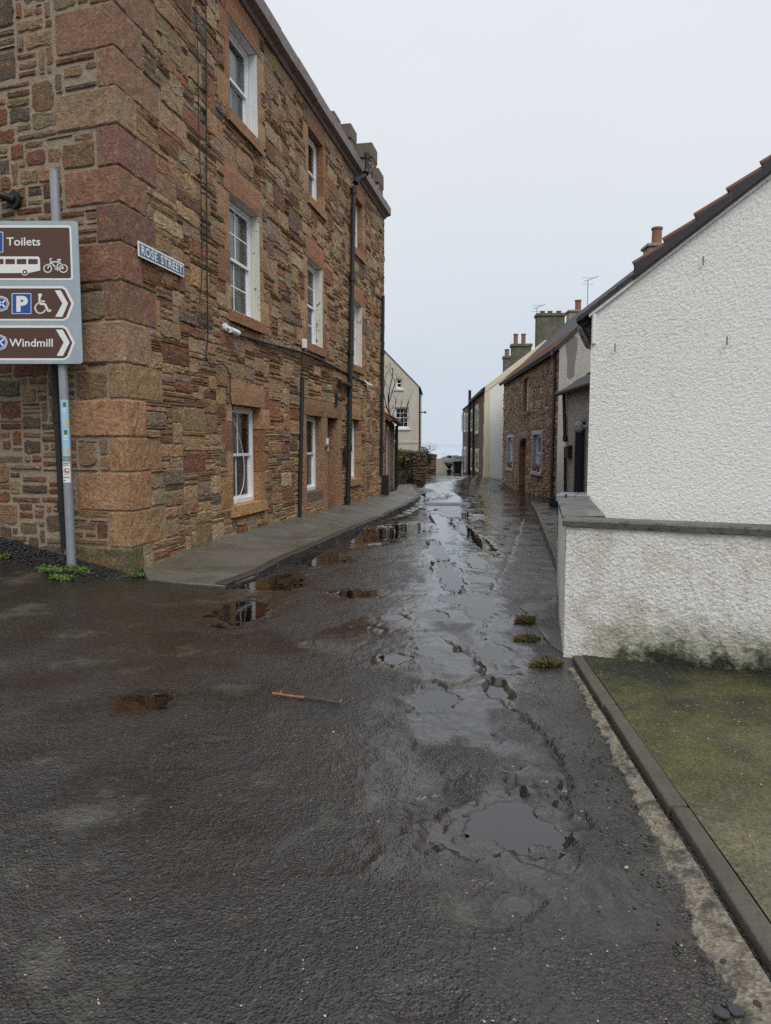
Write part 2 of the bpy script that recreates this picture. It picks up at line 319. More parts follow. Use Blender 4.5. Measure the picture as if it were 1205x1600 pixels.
plain('bark', (.06, .045, .035), .9, var=.3, bump=.6, scale=10); plain('wood_stick', (.30, .115, .035), .6, var=.4, scale=22); plain('gravel', (.02, .02, .02), .45, var=.5, scale=14); plain('pale_grit', (.42, .36, .28), .7, var=.4, scale=14); plain('slate_chip', (.03, .032, .037), .3, var=.3)
plain('soil', (.02, .017, .014), .9, var=.4, bump=.8, scale=9); plain('planter', (.012, .012, .013), .5); plain('grey_cap', (.20, .215, .24), .5, var=.1); plain('brass', (.35, .33, .30), .35, .7)
for nm, a, b_ in (('leaf_green', (.05, .10, .015), (.13, .20, .03)), ('leaf_hedge', (.10, .10, .015), (.24, .21, .03)), ('leaf_dark', (.012, .022, .008), (.035, .05, .016)), ('grass_tuft', (.07, .065, .02), (.24, .17, .07)), ('ivy', (.02, .035, .012), (.06, .075, .03))):
    m = NM(nm); m.set('Base Color', m.mix(m.noise(28, 3), a, b_)); m.set('Roughness', .6); m.set('Subsurface Weight', 0.)
m = NM('glass'); t = m.t; t.nodes.remove(m.b); gl = m.n('ShaderNodeBsdfGlossy'); gl.inputs['Roughness'].default_value = .02; tr = m.n('ShaderNodeBsdfTransparent'); tr.inputs[0].default_value = (.80, .84, .84, 1)
fr = m.n('ShaderNodeFresnel'); fr.inputs[0].default_value = 1.7; mx = m.n('ShaderNodeMixShader'); t.links.new(fr.outputs[0], mx.inputs[0]); t.links.new(tr.outputs[0], mx.inputs[1]); t.links.new(gl.outputs[0], mx.inputs[2])
t.links.new(mx.outputs[0], [n for n in t.nodes if n.type == 'OUTPUT_MATERIAL'][0].inputs[0])

# ================================================================== THE SETTING
def mesh_np(name, pts, m, k='structure', smooth=True):
    r, c = pts.shape[:2]; v = pts.reshape(-1, 3)
    idx = np.arange(r*c).reshape(r, c); f = np.stack([idx[:-1, :-1], idx[:-1, 1:], idx[1:, 1:], idx[1:, :-1]], -1).reshape(-1, 4)
    me = bpy.data.meshes.new(name); me.vertices.add(len(v)); me.vertices.foreach_set('co', v.ravel().astype(np.float32))
    me.loops.add(len(f)*4); me.loops.foreach_set('vertex_index', f.ravel().astype(np.int32)); me.polygons.add(len(f)); me.polygons.foreach_set('loop_start', (np.arange(len(f))*4).astype(np.int32))
    me.polygons.foreach_set('use_smooth', np.full(len(f), smooth)); me.update(calc_edges=True); me.validate()
    me.materials.append(MAT[m]); o = bpy.data.objects.new(name, me); col.objects.link(o); WL[o] = Vector((0, 0, 0))
    if k: o['kind'] = k
    return o
# ---- ground to the shore, then the sea
xs = np.concatenate([np.linspace(-400, -20, 20), np.linspace(-16, 16, 33), np.linspace(20, 400, 20)]); ys = np.concatenate([np.linspace(-60, 0, 13), np.linspace(2, 80, 40), np.linspace(90, 160, 10)])
X, Y = np.meshgrid(xs, ys); mesh_np('ground', np.stack([X, Y, G(X, Y)-.09], -1), 'earth')
X, Y = np.meshgrid(np.linspace(-9000, 9000, 12), np.linspace(120, 15000, 12)); mesh_np('sea', np.stack([X, Y, X*0-7.5], -1), 'sea', 'structure')
# ---- road: one height field with seams, potholes and hollows that hold water
dys = [-4.]
while dys[-1] < 66:
    y = dys[-1]; dys.append(y+(.15 if y < 1.3 else max(.0125, min(.35, .0048*y))))
xs = np.concatenate([np.arange(-11, -4.6, .08), np.arange(-4.6, -.62, .022), np.arange(-.62, 1.6, .0125), np.arange(1.6, 3.2, .022), np.arange(3.2, 10, .08)]); ys = np.array(dys)
X, Y = np.meshgrid(xs, ys); Z = G(X, Y)
Z += .010*fbm(X*.8, Y*.8, 3, 11)+.004*fbm(X*4, Y*4, 3, 12)+.0022*fbm(X*22, Y*22, 2, 13)*(Y < 14)
def pl_dist(pts):
    P = [np.array(p[:2]) for p in pts]; D = np.full(X.shape, 9.); S = np.zeros(X.shape)
    for a, b in zip(P[:-1], P[1:]):
        ab = b-a; t = np.clip(((X-a[0])*ab[0]+(Y-a[1])*ab[1])/ab.dot(ab), 0, 1)
        dx, dy = X-a[0]-t*ab[0], Y-a[1]-t*ab[1]; d = np.hypot(dx, dy); sgn = np.sign(ab[0]*dy-ab[1]*dx); k = d < D; D = np.where(k, d, D); S = np.where(k, sgn, S)
    return D, S
wob = .05*fbm(X*6, Y*6, 5, 31)
def crack(pix, depth, w, step=0., reach=.5):
    global Z
    D, S = pl_dist([ong(*p) for p in pix]); sd_ = D*S+wob
    Z = Z-depth*np.exp(-(sd_/w)**2)*(D < 1.)
    if step: Z = Z+np.where(sd_*np.sign(step) > 0, abs(step)*np.exp(-np.abs(sd_)/reach), 0)*(D < 2.)
crack([(700, 1005), (748, 1040), (770, 1075), (805, 1110), (850, 1150), (880, 1195), (896, 1240)], .03, .015, -.016, .3)
crack([(755, 1000), (765, 930), (795, 880), (808, 840), (822, 800)], .009, .02, -.008, .4)
crack([(640, 1065), (700, 1075), (760, 1060), (800, 1090)], .015, .025, .01, .2)
crack([(0, 1015), (90, 975), (170, 945), (240, 930)], .006, .02)
crack([(480, 1005), (560, 1008), (640, 1000)], .008, .02, .008, .3)
crack([(430, 985), (520, 972), (600, 985)], .006, .02)
crack([(800, 990), (870, 1000), (880, 1015)], .015, .015); crack([(805, 965), (840, 955), (878, 930)], .012, .02, -.015, .4)
def hole(px, py, hw, hh, depth, edge=.12, seed=0):
    global Z
    c = ong(px, py); rx = hw*c.y/F; ry = abs(ong(px, py-hh).y-ong(px, py+hh).y)/2
    d = np.hypot((X-c.x)/rx, (Y-c.y)/ry)+.42*fbm(X*3.5, Y*3.5, 6, 50+seed)
    Z = Z-depth*sstep(1+edge, 1-edge, d)
hole(770, 1268, 130, 66, .030, .09, 1); hole(860, 1330, 60, 24, .014, .06, 9); hole(500, 1330, 90, 40, .007, .1, 10); hole(120, 1480, 130, 60, .008, .1, 11); hole(330, 1180, 90, 30, .007, .08, 12); hole(650, 1215, 70, 60, .014, .15, 2); hole(760, 1410, 80, 35, .012, .2, 3); hole(700, 1110, 110, 45, .012, .15, 4); hole(150, 1105, 60, 28, .012, .12, 5); hole(660, 1560, 70, 30, .01, .2, 6); hole(30, 1230, 60, 40, .012, .2, 7)
PUD = [(752, 950, 23, 15, 1), (679, 1092, 31, 13, 1), (618, 965, 14, 4, 1), (675, 963, 24, 5, 1), (556, 929, 30, 5, 1), (378, 957, 38, 14, 1), (800, 1280, 62, 30, 1), (222, 1098, 36, 13, 1), (690, 786, 32, 9, 1),
       (575, 838, 42, 8, 1), (490, 873, 42, 8, 1), (425, 912, 44, 10, 1), (746, 842, 11, 18, 1), (688, 868, 9, 13, 1), (640, 826, 34, 5, 1), (768, 1022, 24, 8, 1), (778, 1080, 17, 14, 1), (618, 1030, 20, 6, 1), (705, 905, 16, 16, 1), (745, 880, 12, 8, 1), (800, 1408, 22, 8, 1), (668, 770, 16, 5, 1), (715, 806, 28, 5, 1), (720, 938, 30, 5, 1)]
puddles = []; Wt = np.zeros(X.shape)
for i, (px, py, hw, hh, lv) in enumerate(PUD):
    c = ong(px, py); rx = 1.15*hw*c.y/F; a = ong(px, py-hh); b = ong(px, py+hh); ry = 1.15*abs(a.y-b.y)/2; cy = (a.y+b.y)/2; cx = c.x
    k = (np.abs(X-cx) < 2.2*rx+.2) & (np.abs(Y-cy) < 2.2*ry+.2)
    if not k.any(): continue
    fr_ = 1.6/max(.12, min(rx, ry)); d = np.hypot((X-cx)/rx, (Y-cy)/ry)+.42*fbm(X*fr_*.7, Y*fr_*.7, 5, 80+i)
    near = k & (d < 1.0); level = float(np.percentile(Z[near], 25)) if near.any() else g1(cx, cy)
    w = sstep(1.15, .8, d); Z = np.where(k, Z*(1-w)+(level-.006)*w, Z)
    rim = level+.004-.06*sstep(1.45, 1.9, d); Z = np.where(k & (d > 1.08), np.maximum(Z, rim), Z)
    puddles.append((cx, cy, rx, ry, level)); Wt = np.maximum(Wt, np.where(k, sstep(1.9, 1.0, d), 0))
def track(pix, w, amt, seed):
    global Wt
    D, S = pl_dist([ong(*p) for p in pix]); q = D/w+.75*fbm(X*2.2, Y*1.3, 4, seed)
    Wt = np.maximum(Wt, amt*sstep(1.25, .35, q))
track([(672, 762), (690, 790), (715, 808), (735, 850), (712, 890), (690, 920), (640, 950), (600, 985)], .34, 1., 201)
track([(690, 750), (700, 770), (690, 800), (684, 850), (680, 885)], .3, 1., 202); track([(745, 800), (770, 830), (748, 900), (752, 950), (775, 1020), (780, 1080)], .3, .9, 203)
track([(655, 785), (600, 822), (540, 850), (470, 888), (400, 925), (330, 960)], .38, .85, 204); track([(760, 960), (690, 965), (600, 972), (540, 990)], .22, .9, 205)
track([(690, 1000), (670, 1060), (690, 1110), (760, 1150)], .3, .85, 206); track([(600, 1120), (640, 1250), (640, 1330)], .3, .55, 207); track([(800, 1240), (740, 1290), (830, 1310), (870, 1350), (940, 1400)], .25, .9, 208); track([(260, 1000), (330, 1010), (420, 1000), (480, 1020)], .3, .6, 209)
Wt = np.maximum(Wt, .66*np.exp(-((X-.085*Y)/(.55+.08*Y))**2)*sstep(2.6, 5.5, Y)*sstep(-.3, .3, fbm(X*3.2, Y*2.0, 6, 230)))
Wt = np.maximum(Wt, .85*sstep(6, 24, Y)*sstep(-.45, .2, fbm(X*1.1, Y*.45, 4, 220)))
road = mesh_np('road', np.stack([X, Y, Z], -1), 'asphalt')
wa_ = road.data.attributes.new('Wet', 'FLOAT', 'POINT'); wa_.data.foreach_set('value', Wt.ravel().astype(np.float32))
for cx, cy, rx, ry, lv in puddles:
    mb = MB(); mb.add([(cx+1.38*rx*math.cos(q), cy+1.38*ry*math.sin(q), lv) for q in np.linspace(0, 2*math.pi, 28, endpoint=False)], [tuple(range(28))])
    kind(obj('puddle', mb, 'water'), 'structure')
def zroad(x, y):
    i = min(len(ys)-1, int(np.searchsorted(ys, y))); j = min(len(xs)-1, int(np.searchsorted(xs, x))); return float(Z[i, j])

# ---- left pavement and its kerb stones
TF = Face(CORNER, CORNER+TDIR*TLEN, (5, 10)); SF = Face(CORNER, CORNER+SDIR*4.2, (-3, 0))
KO = [(352, 914), (395, 902), (450, 880), (500, 858), (540, 838), (575, 822), (605, 808), (630, 796), (648, 786), (657, 778), (657, 771), (652, 766), (650, 761)]
KP = [ong(x, y, .02) for x, y in KO]
inner = [onz(228, 906, 0)]+[None]*len(KP)
for i, p in enumerate(KP):
    s = (Vector((p.x, p.y))-CORNER).dot(TDIR)
    inner[i+1] = TF.P(s, 0, .01) if s < TLEN else Vector((.25+.05*(i-6), p.y+.6, 0))
inner[1] = TF.P(.9, 0, .01)
def ktop(p): return .022+.075*float(sstep(7.6, 9.6, p.y))
OUT = [ong(231, 907), ong(290, 913), ong(335, 916)]+KP; INN = []; s_prev = .12
for k, p in enumerate(OUT):
    if k < 3 or (Vector((p.x, p.y))-CORNER).dot(TDIR) < TLEN: s_prev = max(s_prev+.13, (Vector((p.x, p.y))-CORNER).dot(TDIR)); INN.append(TF.P(min(s_prev, TLEN), 0, .004))
    else: INN.append(Vector(inner[k-2]))
rows = []
for p, q in zip(OUT, INN):
    rows.append([(q.x+(p.x-q.x)*t, q.y+(p.y-q.y)*t, g1(q.x+(p.x-q.x)*t, q.y+(p.y-q.y)*t)+ktop(p)-.008+.014*(1-t)+.004*math.sin(i*2.1+t*7)) for t in np.linspace(0, .99, 12)])
rows = [r+[(r[-1][0]+.012, r[-1][1]-.012, r[-1][2]-.012), (r[-1][0]+.016, r[-1][1]-.016, r[-1][2]-.2)] for r in rows]
mb = MB(); rows = [[(x-.02, y-.02, z-.2) for x, y, z in rows[0]]]+rows; mb.grid(np.array(rows)); pav = kind(obj('pavement', mb, 'pavement', smooth=False), 'structure')
# resample kerb line
def resample(pts, step):
    o = [Vector(pts[0])]; acc = 0
    for a, b in zip(pts[:-1], pts[1:]):
        L = (b-a).length; n = max(1, int(L/.05))
        for k in range(1, n+1):
            q = a.lerp(b, k/n); acc += L/n
            if acc >= step: o.append(q); acc = 0
    return o
def kerb_run(line, side, parent, width, top, name='kerb_stone', gap=.012, m='kerb', bury=.15):
    for i, (a, b) in enumerate(zip(line[:-1], line[1:])):
        t = (b-a); t.z = 0; L = t.length; t.normalize(); n = Vector((t.y, -t.x, 0))*side
        a2, b2 = a+t*gap*.5, b-t*gap*.5; j = random.uniform(-.008, .008); mb = MB()
        za, zb = g1(a2.x, a2.y)+top(a2)+j, g1(b2.x, b2.y)+top(b2)+j
        lo_ = [Vector((q.x, q.y, z-bury-top(a2))) for q, z in ((a2, za), (b2, zb), (b2-n*width, zb), (a2-n*width, za))]
        hi_ = [Vector((q.x, q.y, z)) for q, z in ((a2-n*0+n*-.012, za), (b2+n*-.012, zb), (b2-n*width, zb), (a2-n*width, za))]
        mb.hexa(lo_+hi_); obj(name, mb, m, parent, bevel=.012)
kerb_run(resample([Vector((p.x+.012, p.y-.012, 0)) for p in OUT[3:]], .66), 1, pav, .15, lambda p: ktop(p)+.02, gap=.03, m='kerb_dark')
# ---- right pavement: slabs between kerb and garden wall
RK = [ong(875, 903, .03), ong(856, 853, .05), ong(846, 825, .05), ong(838, 803, .06), ong(829, 785, .06)]
rp = MB(); rin = [Vector((1.95, 8.0, 0)), Vector((2.7, 10.6, 0)), Vector((3.3, 12.6, 0)), Vector((4.2, 15.6, 0)), Vector((5.2, 19.3, 0))]
rows = [[(q.x+(p.x-q.x)*t, q.y+(p.y-q.y)*t, g1(q.x+(p.x-q.x)*t, q.y+(p.y-q.y)*t)+.03) for t in np.linspace(0, 1, 4)] for p, q in zip(RK, rin)]
rp.grid(np.array(rows)); rpav = kind(obj('pavement', rp, 'kerb'), 'structure')
kerb_run(resample([Vector((p.x, p.y, 0)) for p in RK], .9), -1, rpav, .1, lambda p: .09, m='edging')
def lerp_poly(L, t):
    t *= len(L)-1; i = min(int(t), len(L)-2); return L[i].lerp(L[i+1], t-i)
for i in range(17):
    for j in range(2):
        u0, u1 = i/17+.0015, (i+1)/17-.0015; w0, w1 = (.10, .53) if j == 0 else (.545, .99); P = []
        for zt in (-.02, .085+random.uniform(-.004, .004)):
            for u, w in ((u0, w0), (u1, w0), (u1, w1), (u0, w1)):
                q = lerp_poly(RK, u).lerp(lerp_poly(rin, u), w); P.append(Vector((q.x, q.y, g1(q.x, q.y)+zt)))
        mb = MB(); mb.hexa(P); obj('paving_slab', mb, 'slab', rpav, bevel=.006)
# ---- concrete drive, its edging, the broken strip beside it
LW = Face((1.255, 4.98), (4.9, 3.32), (0, 0))
k0, k1 = Vector((1.263, 4.90, 0)), Vector((1.065, 1.865, 0)); kd = (k1-k0).normalized(); kn = Vector((-kd.y, kd.x, 0)); kn = kn if kn.x > 0 else -kn
mb = MB(); rows = []
for t in np.linspace(-.05, 7.5, 40):
    a = k0+kd*t+kn*.105; rows.append([(a.x+w*4.2*(1-.0*w), a.y-w*1.9*max(0, 1-t/6), .034+.010*w+.003*math.sin(t*3+w*5)) for w in np.linspace(0, 1, 16)])
mb.grid(np.array(rows)); drive = kind(obj('driveway', mb, 'drive', smooth=True), 'structure')
t = 0
for L in (.95, 1.15, 1.1, 1.2, 1.2, 1.2):
    a, b = k0+kd*(t+.006), k0+kd*(t+L-.006); t += L; mb = MB(); j = random.uniform(-.003, .003)
    mb.hexa([Vector((q.x, q.y, z+j)) for z in (-.12, .044) for q in (a+kn*.03, b+kn*.02, b+kn*.1, a+kn*.1)]); obj('edging_strip', mb, 'edging', drive, bevel=.009)
mb = MB(); rows = []
lw = [(4.55, .03), (4.1, .05), (3.6, .06), (3.1, .075), (2.6, .10), (2.2, .12), (1.8, .15), (1.4, .17), (0, .17)]
for y in np.linspace(4.7, 0.2, 150):
    w = np.interp(-y, [-q[0] for q in lw], [q[1] for q in lw])*(1+.35*float(fbm(np.array([y*5.]), np.array([1.]), 4, 5)[0]))+.012*random.uniform(-1, 1)
    xk = k0.x+(k0.y-y)/(k0.y-k1.y)*(k1.x-k0.x); rows.append([(xk-w*q, y, zroad(xk-w*q, y)*.5+.012*(1-q)**.5+.003*random.random()+(-.004 if q == 1 else .002)) for q in (0, .25, .5, .75, .92, 1)])
mb.grid(np.array(rows)); kind(obj('gutter_strip', mb, 'rubbly_concrete'), 'structure')
# concrete apron patch between road and garden wall
mb = MB(); ps = [ong(*p) for p in ((879, 1022), (862, 1010), (842, 985), (838, 968), (812, 950), (838, 935), (850, 918), (876, 915))]
mb.prism([(p.x, p.y, g1(p.x, p.y)-.03) for p in ps], (0, 0, .038)); kind(obj('apron', mb, 'slab'), 'structure')

# ================================================================== STONEWORK
def rubble(s0, s1, z0, z1, cw, ch, excl, rnd, mixes):
    """pack stones of mixed size on a fine grid, leaving out the rectangles in excl"""
    nx, nz = int((s1-s0)/cw), int((z1-z0)/ch); cw = (s1-s0)/nx; ch = (z1-z0)/nz
    occ = np.zeros((nz, nx), bool); cuts = []
    for a, b, c, d in excl:
        occ[max(0, int(round((c-z0)/ch))):max(0, int(round((d-z0)/ch))), max(0, int(round((a-s0)/cw))):max(0, int(round((b-s0)/cw)))] = True
    out = []; W = [m_[0] for m_ in mixes]
    for r in range(nz):
        c = 0
        while c < nx:
            if occ[r, c]: c += 1; continue
            m_ = rnd.choices(mixes, W)[0]; w = rnd.randint(m_[1], m_[2]); h = rnd.randint(m_[3], m_[4])
            run = 0
            while run < w+2 and c+run < nx and not occ[r, c+run]: run += 1
            if run <= w+1: w = run
            w = min(w, run); h = min(h, nz-r)
            while h > 1 and occ[r:r+h, c:c+w].any(): h -= 1
            occ[r:r+h, c:c+w] = True; out.append((s0+c*cw, s0+(c+w)*cw, z0+r*ch, z0+(r+h)*ch)); c += w
    return out
def stone(mb, f, rect, rnd, colr, prot=(.012, .04), gap=.008, jit=.010, back=-.03, seg=.09, inset=.014, rough=.008):
    a, b, c, d = rect; g = gap
    a += rnd.uniform(.3, 1.3)*g; b -= rnd.uniform(.3, 1.3)*g; c += rnd.uniform(.3, 1.1)*g; d -= rnd.uniform(.3, 1.1)*g
    w, h = b-a, d-c
    if w < .012 or h < .008: return
    ns, nzz = max(1, min(4, int(w/seg))), max(1, min(3, int(h/seg))); cr = min(w, h)*rnd.uniform(.04, .15); P = []
    def edge(p, q, n):
        for i in range(n): 
            t = (i+.5)/n if n > 1 else .5; P.append((p[0]+(q[0]-p[0])*t+rnd.uniform(-1, 1)*min(jit, h*.1), p[1]+(q[1]-p[1])*t+rnd.uniform(-1, 1)*min(jit, h*.12)))
    P.append((a+cr, c+rnd.uniform(0, cr*.4))); edge((a+cr, c), (b-cr, c), ns); P.append((b-cr, c+rnd.uniform(0, cr*.4)))
    P.append((b-rnd.uniform(0, cr*.3), c+cr)); edge((b, c+cr), (b, d-cr), nzz); P.append((b-rnd.uniform(0, cr*.3), d-cr))
    P.append((b-cr, d-rnd.uniform(0, cr*.4))); edge((b-cr, d), (a+cr, d), ns); P.append((a+cr, d-rnd.uniform(0, cr*.4)))
    P.append((a+rnd.uniform(0, cr*.3), d-cr)); edge((a, d-cr), (a, c+cr), nzz); P.append((a+rnd.uniform(0, cr*.3), c+cr))
    n = len(P); mx_, mz = (a+b)/2, (c+d)/2; pr = rnd.uniform(*prot); ins = min(inset, h*.3, w*.3)
    tx, tz = rnd.uniform(-.3, .3)*pr, rnd.uniform(-.4, .4)*pr; V = []
    for s_, z_ in P: V.append(f.P(s_, z_, back))
    for s_, z_ in P: V.append(f.P(s_, z_, pr*.45+rnd.uniform(-1, 1)*.004))
    for s_, z_ in P:
        k = max(abs(s_-mx_)/(w/2), .01); q = 1-ins/(w/2) if w else 1; qz = 1-ins/(h/2)
        V.append(f.P(mx_+(s_-mx_)*q, mz+(z_-mz)*qz, pr+tx*(s_-mx_)/(w/2)+tz*(z_-mz)/(h/2)+rnd.uniform(-1, 1)*rough))
    inner_n = 5 if w > .14 else 1
    if inner_n == 1:
        V.append(f.P(mx_, mz, pr+rnd.uniform(-.3, 1)*rough)); fs = [(2*n+i, 2*n+(i+1) % n, 3*n) for i in range(n)]
    else:
        for s_, z_ in P: V.append(f.P(mx_+(s_-mx_)*.5+rnd.uniform(-1, 1)*w*.03, mz+(z_-mz)*.45, pr+rnd.uniform(-.6, 1.2)*rough))
        V.append(f.P(mx_, mz, pr+rnd.uniform(-.4, 1.2)*rough)); fs = [(2*n+i, 2*n+(i+1) % n, 3*n+(i+1) % n, 3*n+i) for i in range(n)]+[(3*n+i, 3*n+(i+1) % n, 4*n) for i in range(n)]
    for r in (0, n): fs += [(r+i, r+(i+1) % n, r+n+(i+1) % n, r+n+i) for i in range(n)]
    mb.add(V, fs, colr)
def tone(c, rnd, v=.18):
    k = 1+rnd.uniform(-v, v)*1.3; return (c[0]*k*(1+rnd.uniform(-.06, .06)), c[1]*k*(1+rnd.uniform(-.06, .06)), c[2]*k)
def lay_stones(parent, f, rects, rnd, pal, m, limit, **kw):
    """the stones that show largest become parts, the rest one part"""
    sc_ = []
    for r in rects:
        p = project(f.P((r[0]+r[1])/2, (r[2]+r[3])/2)); A = (r[1]-r[0])*(r[3]-r[2])
        ok = p and -30 < p[0] < 1235 and -30 < p[1] < 1630; sc_.append(A/(p[2]**2) if ok else 0)
    order = sorted(range(len(rects)), key=lambda i: -sc_[i]); single = set(order[:limit]); rest = MB(); W = [p[0] for p in pal]
    for i, r in enumerate(rects):
        c = tone(rnd.choices(pal, W)[0][1], rnd); mb = MB() if i in single and sc_[i] > 0 else rest
        stone(mb, f, r, rnd, c, **kw)
        if mb is not rest and mb.v: obj('stone', mb, m, parent, colours=True)
    if rest.v: kind(obj('rubble_stones', rest, m, parent, colours=True), 'stuff')
def wall_sheet(mb, f, s0, s1, z0, z1, holes, d=0.):
    S = sorted({s0, s1, *[x for h in holes for x in h[:2] if s0 < x < s1]}); Zs = sorted({z0, z1, *[x for h in holes for x in h[2:] if z0 < x < z1]})
    for a, b in zip(S[:-1], S[1:]):
        for c, e_ in zip(Zs[:-1], Zs[1:]):
            if not any(h[0]-1e-6 <= a and b <= h[1]+1e-6 and h[2]-1e-6 <= c and e_ <= h[3]+1e-6 for h in holes):
                mb.quad(f.P(a, c, d), f.P(b, c, d), f.P(b, e_, d), f.P(a, e_, d))
def block(parent, name, f, s0, s1, z0, z1, d0, d1, c, rnd, m='dressed', bevel=.010, label=None):
    """a dressed block with slightly uneven faces"""
    mb = MB(); n, k = max(2, min(7, int((s1-s0)/.1)+1)), max(2, min(5, int((z1-z0)/.1)+1)); pts = np.zeros((k, n, 3))
    for i in range(k):
        for j in range(n):
            ed = i in (0, k-1) or j in (0, n-1)
            pts[i, j] = f.P(s0+(s1-s0)*j/(n-1)+(rnd.uniform(-1, 1)*.004), z0+(z1-z0)*i/(k-1)+rnd.uniform(-1, 1)*.004, d1-(.010 if ed else 0)+rnd.uniform(-1, 1)*.003)
    mb.grid(pts, c); o = 0; ring = [j for j in range(n)]+[i*n+n-1 for i in range(1, k)]+[(k-1)*n+j for j in range(n-2, -1, -1)]+[i*n for i in range(k-2, 0, -1)]
    base = len(mb.v); A = Vector(f.P(0, 0, d0)-f.P(0, 0, d1))
    for r in ring: mb.v.append(tuple(Vector(mb.v[r])+A)); mb.c.append(c)
    q = len(ring)
    for i in range(q): mb.f.append((ring[i], base+i, base+(i+1) % q, ring[(i+1) % q]))
    mb.f.append(tuple(base+i for i in range(q)))
    o = obj(name, mb, m, parent, colours=True)
    if label: o['label'] = label
    return o
def sash(parent, f, s0, s1, z0, z1, d, bv=0, bh=0, curtain=True, cm='curtain', mid=.5, frame_m='white_paint', room=True):
    """a sash window: frame and sashes are the window, panes and curtain its pieces"""
    mb = MB(); fw = .055; zc = z0+(z1-z0)*mid; cells = []
    for a, b, c, e_ in ((s0, s0+fw, z0, z1), (s1-fw, s1, z0, z1), (s0+fw, s1-fw, z1-fw, z1), (s0+fw, s1-fw, z0, z0+.07)): mb.fbox(f, a, b, c, e_, d-.09, d+.012)
    for k, (c, e_, dd) in enumerate(((zc-.02, z1-fw, d-.012), (z0+.07, zc+.02, d-.05))):
        a, b = s0+fw, s1-fw; w = .045
        for q in ((a, a+w, c, e_), (b-w, b, c, e_), (a+w, b-w, e_-w, e_), (a+w, b-w, c, c+w)): mb.fbox(f, *q, dd-.03, dd)
        S = [a+w]+[a+w+(b-a-2*w)*i/(bv+1) for i in range(1, bv+1)]+[b-w]; Zz = [c+w]+[c+w+(e_-c-2*w)*i/(bh+1) for i in range(1, bh+1)]+[e_-w]
        for x in S[1:-1]: mb.fbox(f, x-.011, x+.011, c+w, e_-w, dd-.026, dd-.004)
        for x in Zz[1:-1]: mb.fbox(f, a+w, b-w, x-.011, x+.011, dd-.025, dd-.005)
        for x0, x1 in zip(S[:-1], S[1:]):
            for y0, y1 in zip(Zz[:-1], Zz[1:]): cells.append((x0, x1, y0, y1, dd-.016))
    w_ = obj('window', mb, frame_m, parent)
    for x0, x1, y0, y1, dd in cells:
        p = MB(); p.quad(f.P(x0, y0, dd), f.P(x1, y0, dd), f.P(x1, y1, dd), f.P(x0, y1, dd)); obj('pane', p, 'glass', w_)
    if curtain:
        p = MB(); n = 40; pts = np.array([[f.P(s0+.04+(s1-s0-.08)*j/n, z, d-.16-.022*math.sin(j*1.1+math.sin(j*.37)*2)) for j in range(n+1)] for z in (z0+.03, z1-.03)]); p.grid(pts); obj('curtain', p, cm, w_, smooth=True)
    if room:
        p = MB(); q = [(s0, z0), (s1, z0), (s1, z1), (s0, z1)]
        for i in range(4): p.quad(f.P(*q[i], d-.09), f.P(*q[(i+1) % 4], d-.09), f.P(*q[(i+1) % 4], d-.9), f.P(*q[i], d-.9))
        p.quad(*[f.P(*x, d-.9) for x in q]); obj('room', p, 'room', w_)
    return w_
def pxline(f, pts, d):
    ff = Face(f.P(0, 0, d)[:2], f.P(1, 0, d)[:2], f.P(0, 0, d+5)[:2]); return [f.P(*ff.hit(*p), d) for p in pts]
def smooth_line(pts, n=4):
    out_ = []; m_ = len(pts)
    for i in range(m_-1):
        p0, p1, p2, p3 = pts[max(0, i-1)], pts[i], pts[i+1], pts[min(m_-1, i+2)]
        for k in range(n):
            t = k/n; out_.append(.5*((2*p1)+(p2-p0)*t+(2*p0-5*p1+4*p2-p3)*t*t+(3*p1-p0-3*p2+p3)*t**3))
    return out_+[pts[-1]]

# ================================================================== THE SANDSTONE TENEMENT
rnd = random.Random(21)
ten = thing('sandstone_tenement', 'three storey red and tan sandstone rubble building at the left street corner', 'building', (CORNER.x, CORNER.y, 0))
PAL = [(.10, (.30, .14, .075)), (.05, (.22, .11, .065)), (.29, (.41, .26, .14)), (.25, (.43, .31, .18)), (.17, (.35, .275, .19)), (.04, (.17, .14, .11)), (.08, (.47, .37, .24))]
DP = [(.35, (.36, .205, .105)), (.25, (.28, .125, .065)), (.3, (.38, .25, .14)), (.1, (.22, .10, .06))]
def dressed_tone(): return tone(rnd.choices(DP, [p[0] for p in DP])[0][1], rnd, .12)
ZB, ZE = -.75, 8.43
OPEN = {'g1': (3.04, 4.27, .50, 2.12), 'g2': (6.84, 8.02, .46, 2.10), 'door': (8.42, 9.36, -.25, 2.10), 'g3': (10.69, 11.60, .55, 2.14),
        'm1': (3.09, 4.33, 3.57, 5.37), 'm2': (7.05, 8.12, 3.60, 5.36), 'm3': (11.03, 11.92, 3.56, 5.24),
        't1': (3.20, 4.34, 6.58, 8.0), 't2': (7.19, 8.24, 6.62, 8.02), 't3': (11.15, 12.05, 6.58, 7.92)}
holes = list(OPEN.values()); excl = []
core = MB(); wall_sheet(core, TF, 0, TLEN, ZB, ZE+.2, holes); wall_sheet(core, SF, 0, 4.2, -.3, ZE+.2, [])
bk = [TF.P(TLEN, 0, 0), TF.P(TLEN, 0, -8), SF.P(4.2, 0, -8), SF.P(4.2, 0, 0)]
for a, b in zip(bk[:-1], bk[1:]): core.quad(Vector((a.x, a.y, ZB)), Vector((b.x, b.y, ZB)), Vector((b.x, b.y, ZE+.2)), Vector((a.x, a.y, ZE+.2)))
obj('wall', core, 'mortar', ten)
